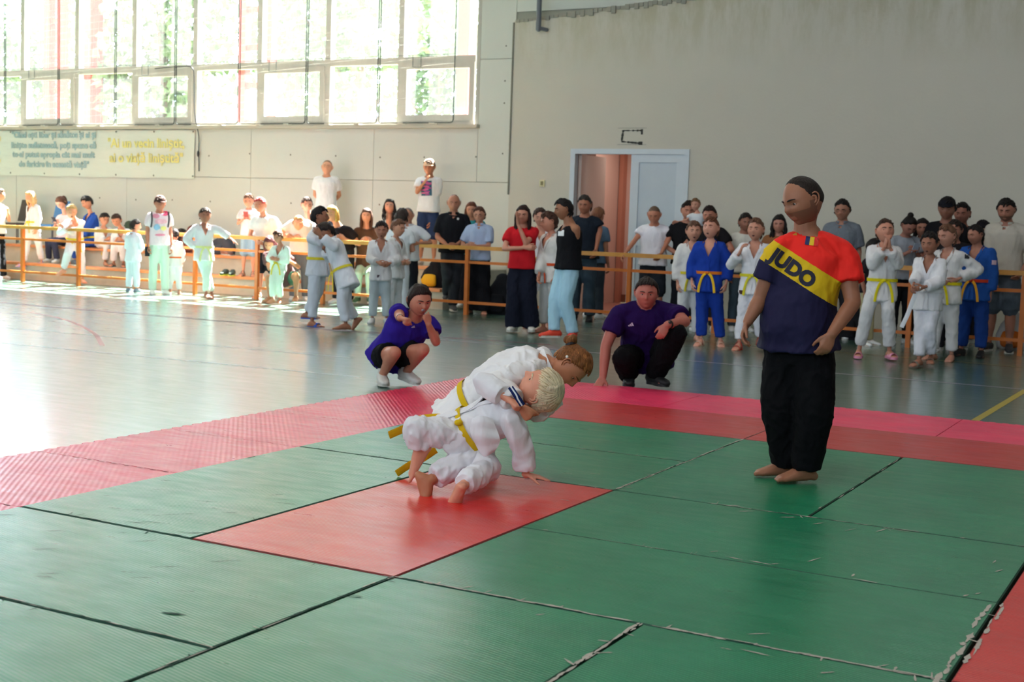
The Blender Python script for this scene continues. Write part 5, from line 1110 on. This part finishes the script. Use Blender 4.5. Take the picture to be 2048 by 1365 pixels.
wom = person('woman in purple tee and black shorts crouching and signalling with an outstretched arm', 795, 4.98, FLOOR, H=1.64, hi=True, yaw=22, hy=25, hp=14, hair='pony', hc='2B1D1A', skin_='C4856C', headsize=.25, head=(839, 602, .12), neck=(829, 634, .06), pelvis=(778, 716, -.12),
    sR=(796, 622, .02), sL=(858, 643, .02), eR=(800, 634, .26), wR=(800, 637, .46), hdR=(.75, .6, -.05), pnR=(0, 0, -1), poseR='grip', eL=(872, 684, .14), wL=(857, 650, .22), hdL=(-.25, .05, .96), pnL=(-.5, -.8, 0), poseL='fist',
    kR=(789, 706, .33), kL=(846, 700, .30), aR=(764, 752, .05), aL=(812, 745, .0), fdR=(.15, .98, 0), fdL=(.62, .76, -.12), topw=(T, '33218E'), bot=('mini', '131316'), feet='high', fc='D5D0CA', build=1.08, voxel=.0125)
man = person('man in dark purple tee and black trousers squatting with one hand on the pink mat', 1290, 6.25, FLOOR, H=1.78, hi=True, yaw=0, hp=4, hair='short', hc='2B211D', skin_='B87060', headsize=.252, head=(1293, 588, .16), neck=(1292, 608, .08), pelvis=(1292, 716, -.18),
    sR=(1238, 626, .06), sL=(1346, 624, .06), eR=(1212, 692, .14), wR=(1206, 754, .22), hdR=(-.30, .45, -.62), pnR=(0, -.6, -.8), poseR='spread', eL=(1370, 644, .22), wL=(1334, 650, .44), hdL=(-.42, .12, -.85), pnL=(0, -1, 0), poseL='relaxed',
    kR=(1246, 716, .30), kL=(1352, 668, .34), aR=(1257, 752, .03), aL=(1308, 752, .08), fdR=(.05, 1, 0), fdL=(.6, .8, 0), topw=(T, '261048'), bot=('pants', '0D0D10'), feet='shoes', fc='1A1A1C', build=1.14, voxel=.013, wid=1.08)
run_jobs()
# ================================================================ prints and things carried
from mathutils.bvhtree import BVHTree
def child_of(root, nm):
    for o in bpy.data.objects:
        if o.parent == root and o.name.split('.')[0] == nm: return o
def decal(M_, part, me_or_pts, center_px, er_s, rot, mat, nm, depth=.5, off=.003, dirv=None):
    """lay a flat print on a garment: project its points along the viewing-side normal of the wearer"""
    o = child_of(M_.root, part); bv = BVHTree.FromPolygons([v.co for v in o.data.vertices], [p.vertices for p in o.data.polygons])
    me = me_or_pts; n = len(me.vertices); co = np.empty(n*3); me.vertices.foreach_get('co', co); co = co.reshape(-1, 3)
    cx = (co[:, 0].max()+co[:, 0].min())/2; cy = (co[:, 1].max()+co[:, 1].min())/2; w = co[:, 0].max()-co[:, 0].min()
    c = M_.pp(*center_px)-M_.R; er, ef = M_.er, M_.ef if dirv is None else dirv; a = math.radians(rot); k = er_s/w
    out = []
    for p in co:
        x, y = (p[0]-cx)*k, (p[1]-cy)*k; x, y = x*math.cos(a)-y*math.sin(a), x*math.sin(a)+y*math.cos(a)
        q = c+er*x+np.array([0, 0, 1.])*y+M_.ef*depth; h = bv.ray_cast(Vector(q), Vector(-M_.ef), 2.0)
        out.append(np.array(h[0])+M_.ef*off if h[0] is not None else c+er*x+np.array([0, 0, 1.])*y)
    me.vertices.foreach_set('co', np.array(out).ravel()); me.materials.clear(); me.materials.append(mat); me.update()
    ob = bpy.data.objects.new(nm, me); COL.objects.link(ob); ob.parent = M_.root; return ob
def subdiv(me, cuts=2):
    bm = bmesh.new(); bm.from_mesh(me); bmesh.ops.triangulate(bm, faces=bm.faces)
    for _ in range(cuts):
        bmesh.ops.subdivide_edges(bm, edges=[e for e in bm.edges if e.calc_length() > .02], cuts=1); bmesh.ops.triangulate(bm, faces=bm.faces)
    bm.to_mesh(me); bm.free(); return me
def rect_me(w, h, nx=12, ny=8, x0=0, y0=0):
    mb = MB(); V = [(x0+w*i/nx, y0+h*j/ny, 0) for i in range(nx+1) for j in range(ny+1)]; mb.add(V, [(i*(ny+1)+j, (i+1)*(ny+1)+j, (i+1)*(ny+1)+j+1, i*(ny+1)+j+1) for i in range(nx) for j in range(ny)]); return mb.mesh('r', [])
me = subdiv(text_mesh('JUDO', .12, 0, .007, space=1.02), 3)
decal(ref, 'tshirt', me, (1582, 537), .275, -33, plain('navy_print', '17162E', .7), 'lettering')
for i, cc in enumerate(('1B2A5C', 'E0B81F', 'D82A2A')): decal(ref, 'tshirt', rect_me(.022, .042), (1615+8.5*i, 481+1.2*i), .023, -6, plain('flag_'+cc, cc, .7), 'flag_stripe', off=.004)
def tri_logo(M_, part, px, w, col, rot=0):
    mb = MB()
    for i, h in enumerate((.35, .65, 1.)): x = i*.38; mb.add([(x, 0, 0), (x+.28, 0, 0), (x+.28-.1*h-.1, h*.62+.1, 0), (x-.25*h, h*.62, 0)], [(0, 1, 2, 3)])
    decal(M_, part, mb.mesh('l', []), px, w, rot, plain('logo_'+col, col, .6), 'chest_emblem')
tri_logo(man, 'tshirt', (1262, 647), .048, 'D9C9DD', 10); tri_logo(wom, 'tshirt', (826, 651), .03, 'C9BEDD')
tri_logo(ref, 'tshirt', (1590, 468), .022, 'C9962C')
# print on the white tee of the young man with the cap, and on the pale tee
decal(M_cap, 'tshirt', rect_me(.2, .28, 10, 12), (853, 377), .17, 3, plain('teal_print', '2E5F78', .7), 'shirt_print')
for k_ in range(9): decal(M_cap, 'tshirt', rect_me(.2, .035, 8, 2), (853+(-3, 2, 4, -2, 3, -4, 1, -3, 2)[k_], 364+3.2*k_), (.11, .13, .08, .12, .10, .13, .09, .12, .07)[k_], 3+(k_ % 3-1)*8, plain('pink_print_%d' % (k_ % 2), ('C24A9E', 'E070A8')[k_ % 2], .7), 'shirt_print', off=.006)
# belt tails of the girl fighter
def band(M_, pts, w, col, nm, side=None):
    P = curve_pts(np.array([M_.pp(*p) for p in pts]), 5); mb = MB(); mb.tube(P, [(w, .003)]*len(P), side=side if side is not None else np.array([0, 0, 1.]), n=8, cap='flat'); return mb.obj(nm, cloth(col), M_.root)
band(girl, [(880, 836, -.1), (850, 840, -.12), (815, 855, -.1), (778, 871, -.05)], .021, 'D9A91C', 'belt_tail')
band(girl, [(905, 838, .0), (880, 834, -.02), (855, 835, -.06), (838, 838, -.1)], .016, 'D9A91C', 'belt_tail')
band(girl, [(872, 900, -.12), (845, 918, -.1), (820, 930, -.08), (793, 948, -.05)], .019, 'D9A91C', 'belt_tail')
def P_(start): return [m for l, m in PEOPLE.items() if l.startswith(start)][0]
lb53 = P_('laughing boy')
band(lb53, [(1838, 573, .3), (1826, 600, .28), (1815, 630, .26), (1803, 655, .25)], .022, 'E6E6EC', 'belt_tail', side=lb53.er)
def blob_me(r, seed, sx=1., sy=1.):
    rg = np.random.RandomState(seed); n = 18; mb = MB(); V = [(0, 0, 0)]
    for k_ in (.5, 1.):
        V += [(math.cos(2*math.pi*i/n)*r*sx*k_*(1+.25*(rg.rand()-.5)*k_), math.sin(2*math.pi*i/n)*r*sy*k_*(1+.35*(rg.rand()-.5)*k_), 0) for i in range(n)]
    mb.add(V, [(0, 1+i, 1+(i+1) % n) for i in range(n)]+[(1+i, 1+n+i, 1+n+(i+1) % n, 1+(i+1) % n) for i in range(n)]); return mb.mesh('b', [])
for k_, (px, w, col, ax, ay) in enumerate((((312, 432), .11, 'E79AB4', 1, .8), ((330, 427), .12, 'D2466E', 1, .7), ((322, 443), .2, 'EDB9C9', 1.2, .5), ((314, 454), .10, '8FB6D9', 1, 1), ((327, 457), .09, 'E6DC8A', 1, .8), ((320, 470), .17, 'DE8AA6', 1.6, .35))):
    decal(P_('adult in pale tee'), 'tshirt', blob_me(.1, k_, ax, ay), px, w, 0, plain('print_'+col, col, .7), 'shirt_print', off=.004+.002*k_)
for sx_ in (303, 337): q = P_('adult in pale tee'); band(q, [(sx_, 424, .17), (sx_+1, 440, .19), (sx_-1, 455, .17)], .014, '4A4448', 'backpack_strap', side=q.er)
# emblem patches on judo suits
for st_, px, w, col in (('girl in white judo suit with yellow belt cheering', (1482, 584), .045, '4A2622'), ('boy in white judo suit with dark fringe', (757, 552), .035, '3A2238'), ('girl in blue judo suit', (1397, 573), .02, 'D9DDE8'), ('boy in blue judo suit with rainbow', (1988, 525), .05, 'C9A9B9'), ('taller child in white', (1934, 513), .05, '26262E'), ('bald man', (916, 438), .03, 'C9C9CC'), ('young man in black tank', (1122, 466), .07, 'E6E6EA')):
    q = P_(st_); part = 'jacket' if 'judo' in st_ or 'taller' in st_ else 'polo_shirt' if 'bald' in st_ else 'tank_top'
    decal(q, part, rect_me(.1, .1, 4, 4), px, w, 0, plain('patch_'+col, col, .7), 'patch', off=.006)
# watches
def watch(M_, W, E_, r, nm='wristwatch', col='1A1A1C', face=True):
    W, E_ = np.array(W), np.array(E_); d = nrm(E_-W); c = W+d*.03; mb = MB(); mb.tube([c-d*.009, c+d*.009], [r, r], n=16, cap='flat'); o = mb.obj(nm, plain('watch_'+col, col, .4), M_.root, smooth=False)
    if face: mb = MB(); mb.ball(c+M_.ef*(r*.8)+np.array([0, 0, r*.4]), (.017, .017, .014), 10); mb.obj('watch_case', plain('watch_case', '2A2C33', .3), M_.root, smooth=True)
watch(man, man.WL, man.EL, .037); watch(wom, wom.WR, wom.ER, .030, 'bracelet', '2A2226', False)
# whistle of the crouching woman, hair tie and clip of the girl
mb = MB(); mb.ball(wom.pp(846, 621, .26), (.012, .018, .012), 8); mb.obj('whistle', plain('whistle', '9A9A9E', .3, metal=.6), wom.root, smooth=True)
mb = MB(); c = girl.Hc+girl.hu*.17*girl.hh-girl.hf3*.47*girl.hh; mb.tube([c, c-girl.hf3*.012], .028, n=10, cap='flat'); mb.obj('hair_tie', plain('hair_tie', '1D191C', .6), girl.root)
mb = MB(); mb.ball(girl.pp(1134, 714, .12), .008, 8); mb.obj('hair_clip', plain('hair_clip', 'E9E2D9', .3), girl.root, smooth=True)
def meridian_locks(M_, axis, n, r, col, seed, lift=.06, sweep=.3, style='short', jit=.05, wave=.0, lmax=1.75):
    rg = np.random.RandomState(seed); c = nrm(axis); e1 = nrm(np.cross(c, (1., 0, .01))); e2 = np.cross(c, e1); Rm = np.stack([M_.hl, M_.hf3, M_.hu], 1); mb = MB()
    for k in range(n):
        a = 2*math.pi*(k+rg.rand())/n; f0 = rg.choice([.06, .25, .5, .8], p=[.45, .2, .2, .15])+rg.rand()*.12; pts = []; lf = lift*(.3+.9*rg.rand()); ph = rg.rand()*6; L = .45+.65*rg.rand() if f0 > .2 else 9
        for f in np.arange(f0, lmax, .13):
            aa = a+sweep*f+jit*math.sin(f*3+ph)+wave*math.sin(f*5+a*3); d = c*math.cos(f)+(e1*math.cos(aa)+e2*math.sin(aa))*math.sin(f); p = d*np.array((.372, .455, .528))*(1+lf*math.sin(min(1.3, f)))
            if p[2] < np.interp(p[1], [-.5, -.3, -.18, -.05, .04, .12, .2, .3, .45], [-.26, -.26, -.2, .07, .12, .20, .27, .31, .33])-.03 or f-f0 > L: break
            pts.append(M_.Hc+Rm@(p*M_.hh))
        if len(pts) < 3: continue
        m = len(pts); rr = [r*M_.hh*(.45+.55*math.sin(math.pi*min(1, (i+.6)/(m*.7)))) if i < m-1 else r*M_.hh*.08 for i in range(m)]; mb.tube(pts, rr, n=5, cap='flat')
    o = mb.obj('hair_lock', plain('lock_'+col, col, .55, .3, noise=.22, nscale=24), M_.root, smooth=True); o['kind'] = 'stuff'; return o
meridian_locks(boy, (.1, -.35, .9), 420, .019, 'E0CCAA', 3, lift=.11, sweep=.45, wave=.06); meridian_locks(boy, (.1, -.35, .9), 100, .012, 'B99C72', 4, lift=.12, sweep=.45, wave=.06)
meridian_locks(girl, (0, -.9, .32), 240, .020, '8A5228', 5, lift=.05, sweep=0, jit=.02, lmax=2.2); meridian_locks(girl, (0, -.9, .32), 90, .012, 'B87838', 6, lift=.06, sweep=0, jit=.03, lmax=2.2)
meridian_locks(man, (.1, -.3, .9), 170, .026, '2B211D', 8, lift=.08); meridian_locks(wom, (0, -.9, .25), 170, .018, '2F201B', 9, lift=.03, sweep=0, jit=.02, lmax=2.2)
# striped undershirt edge of the boy and arm lettering
for k, cc in enumerate(('1C2A5C', 'E8E8EC', '1C2A5C')):
    band(boy, [(1018+k*3, 776-k*1, .27), (1030+k*3, 794-k*1, .29), (1042+k*3, 812-k*1, .28)], .007, cc, 'stripe')
def sheet(M_, g, col, nm):
    G_2 = np.array([[M_.pp(*p) for p in row] for row in g]); n, m = G_2.shape[:2]; F1 = np.array([curve_pts(r_, 4) for r_ in G_2]); F2 = np.array([curve_pts(F1[:, j], 4) for j in range(F1.shape[1])]).transpose(1, 0, 2)
    F2 = F2+M_.ef*(.006*np.sin(np.arange(F2.shape[0])*1.3)[:, None, None]); a, b = F2.shape[:2]; V = F2.reshape(-1, 3); V2 = V-M_.ef*.006; k = len(V)
    fs = [(i*b+j, (i+1)*b+j, (i+1)*b+j+1, i*b+j+1) for i in range(a-1) for j in range(b-1)]; mb = MB(); mb.add(np.concatenate([V, V2]), fs+[tuple(k+q for q in f[::-1]) for f in fs]); return mb.obj(nm, cloth(col), M_.root, smooth=True)
sheet(boy, [[(944, 838, .20), (962, 832, .22), (985, 838, .21)], [(940, 862, .23), (965, 860, .245), (996, 866, .22)], [(950, 888, .22), (972, 890, .235), (1000, 884, .22)], [(962, 910, .18), (972, 914, .2), (990, 903, .2)]], 'E9E6E9', 'jacket_flap')
# ---- bags and bits
def backpack(px, py, Y, w, h, col, label, acc=None, z=None, nm='backpack'):
    p = wp(px, py, Y); z = p[2] if z is None else z; r = empty(nm, (p[0], Y, z)); tag(r, label, 'bag')
    mb = MB(); mb.tube([(p[0], Y, z+h*.06), (p[0], Y, z+h*.35), (p[0]+.02, Y, z+h*.7), (p[0]+.01, Y, z+h*.95)], [(w*.48, w*.32), (w*.52, w*.36), (w*.44, w*.30), (w*.22, w*.18)], side=np.array([1., 0, 0]), n=14, sup=2.6); o = mb.obj('bag_body', cloth(col), r, smooth=True)
    mb = MB(); mb.tube([(p[0], Y-w*.36, z+h*.12), (p[0], Y-w*.42, z+h*.3), (p[0], Y-w*.33, z+h*.5)], [(w*.3, w*.08), (w*.33, w*.1), (w*.26, w*.06)], side=np.array([1., 0, 0]), n=12, sup=2.6); mb.obj('pocket', cloth(acc or col), r, smooth=True)
    mb = MB(); mb.tube(curve_pts([(p[0]-w*.1, Y, z+h*.92), (p[0]-w*.05, Y, z+h*1.06), (p[0]+w*.08, Y, z+h*1.06), (p[0]+w*.12, Y, z+h*.92)], 3), .009, n=6); mb.obj('handle', cloth(col), r, smooth=True)
backpack(257, 450, 14.2, .36, .45, '4F5A4A', 'dark olive backpack leaning against the wall behind the seated pair', z=.6)
backpack(385, 470, 14.1, .5, .42, '7A4A44', 'dark red patterned bag on the top step right of the print-tee adult', z=.575)
backpack(362, 470, 14.1, .45, .36, '33302F', 'black bag on the top step behind the print-tee adult', z=.575)
backpack(868, 590, 13.35, .42, .36, '1D1D22', 'black backpack with yellow badge on the lower step left of the bald man', 'C9A02A', z=.27)
backpack(445, 470, 14.0, .5, .3, '4A4A52', 'grey bag on the top step left of the woman in denim shorts', z=.575)
backpack(1004, 560, 12.9, .45, .55, '1D1E22', 'black rucksack standing behind the railing left of the woman in red', z=FLOOR)
backpack(2026, 650, 13.3, .38, .42, 'B9B4B4', 'pale bag with orange round badge at the right edge behind the railing', 'C86A2A', z=FLOOR)
backpack(1702, 600, 12.9, .34, .5, '2A2A2E', 'dark bag behind the railing between referee and clapping girl', z=FLOOR)
# blue and dark chair backs at the left
for px, cc, l in ((100, '4A78A8', 'chair with blue mesh back beside the girl with the phone'), (30, '4A4440', 'dark grey chair behind the small blond child')):
    p = wp(px, 440, 13.9); r = empty('chair', (p[0], 13.9, .575)); tag(r, l, 'chair')
    mb = MB(); chamfer_box(mb, (p[0]-.2, 13.75, .93), (p[0]+.2, 14.15, .97)); mb.obj('seat', plain('seat_'+cc, cc, .6), r)
    mb = MB(); mb.add([(p[0]-.2, 14.13, 1.0), (p[0]+.2, 14.13, 1.0), (p[0]+.17, 14.22, 1.42), (p[0]-.17, 14.22, 1.42), (p[0]-.2, 14.16, 1.0), (p[0]+.2, 14.16, 1.0), (p[0]+.17, 14.25, 1.42), (p[0]-.17, 14.25, 1.42)], [(0, 1, 2, 3), (7, 6, 5, 4), (0, 4, 5, 1), (1, 5, 6, 2), (2, 6, 7, 3), (3, 7, 4, 0)]); mb.obj('backrest', plain('seat_'+cc, cc, .6), r)
    for a in (-.17, .17):
        for b in (13.79, 14.12): mb = MB(); mb.tube([(p[0]+a, b, .575), (p[0]+a, b, .93)], .012, n=6, cap='flat'); mb.obj('leg', plain('chair_leg', '55585C', .4, metal=.7), r)
# shoes left on the steps
def loose_shoe(px, Y, z, col, label, ang=0, grp=None):
    p = wp(px, 500, Y); r = empty('shoe', (p[0], Y, z)); tag(r, label, 'shoe', grp); d_ = np.array([math.sin(ang), -math.cos(ang), 0.]); A = np.array([p[0], Y, z+.27*.25]); mb = MB(); shoe_prims(mb, A, d_, np.array([0, 0, 1.]), .25, n=10); mb.obj('upper', plain('upper_'+col, col, .6), r, smooth=True)
    sole_mesh(A, d_, np.array([0, 0, 1.]), .25, .08).obj('sole', plain('sole_'+col, 'C9D94A' if col == '2A3A2E' else 'B9B9B4', .6), r)
loose_shoe(452, 12.95, .275, '2A3A2E', 'dark trainer with lime sole on the lower step, left one of the pair', .3); loose_shoe(466, 12.95, .275, '2A3A2E', 'dark trainer with lime sole on the lower step, right one of the pair', .5)
loose_shoe(148, 12.98, .275, '3A4450', 'dark shoe on the lower step beside the hugging blond boy', 1.2)
loose_shoe(448, 13.6, .58, '8A5A4A', 'brown shoe on the upper step left of the denim shorts', 1.2); loose_shoe(459, 13.6, .58, '5A3A34', 'dark brown shoe on the upper step beside the brown one', .9)
# phones
for st_, col, lb in (('girl with brown ponytail', '2A2A30', 'dark phone held by the seated girl with the ponytail'), ('woman in white tee and denim', '8A3A3A', 'phone in a reddish case held by the woman in denim shorts'), ('woman with hair in a high bun', 'A9B4C9', 'pale phone held by the woman with the high bun'), ('adult in pale tee', '1D1D22', 'black phone in the lowered hand of the adult in the print tee')):
    q = P_(st_); low = st_.startswith('adult'); p = q.WR-np.array([0, 0, .08])+q.ef*.03 if low else (q.WL+q.WR)/2+q.fwd*.07+np.array([0, 0, .03]); ax = q.ef if low else q.fwd; sx = q.er if low else q.left
    if not low: p = p+(0, 0, .02)
    hl_ = np.array([0, 0, 1.]) if low else nrm(np.array([0, 0, 1.])*.8+q.fwd*.6); mb = MB(); V = [p+sx*a+hl_*b+ax*c for c in (0, .01) for a, b in ((-.037, -.075), (.037, -.075), (.037, .075), (-.037, .075))]
    mb.add(V, [(0, 3, 2, 1), (4, 5, 6, 7), (0, 1, 5, 4), (1, 2, 6, 5), (2, 3, 7, 6), (3, 0, 4, 7)]); o = mb.obj('phone', plain('phone_'+col, col, .3), loc=p); tag(o, lb, 'phone')
for l, m in PEOPLE.items():
    if m.root.get('group') is None and m not in (ref, boy, girl, wom, man): m.root['group'] = CROWD
for o in bpy.data.objects:
    if '_o' in o: del o['_o']
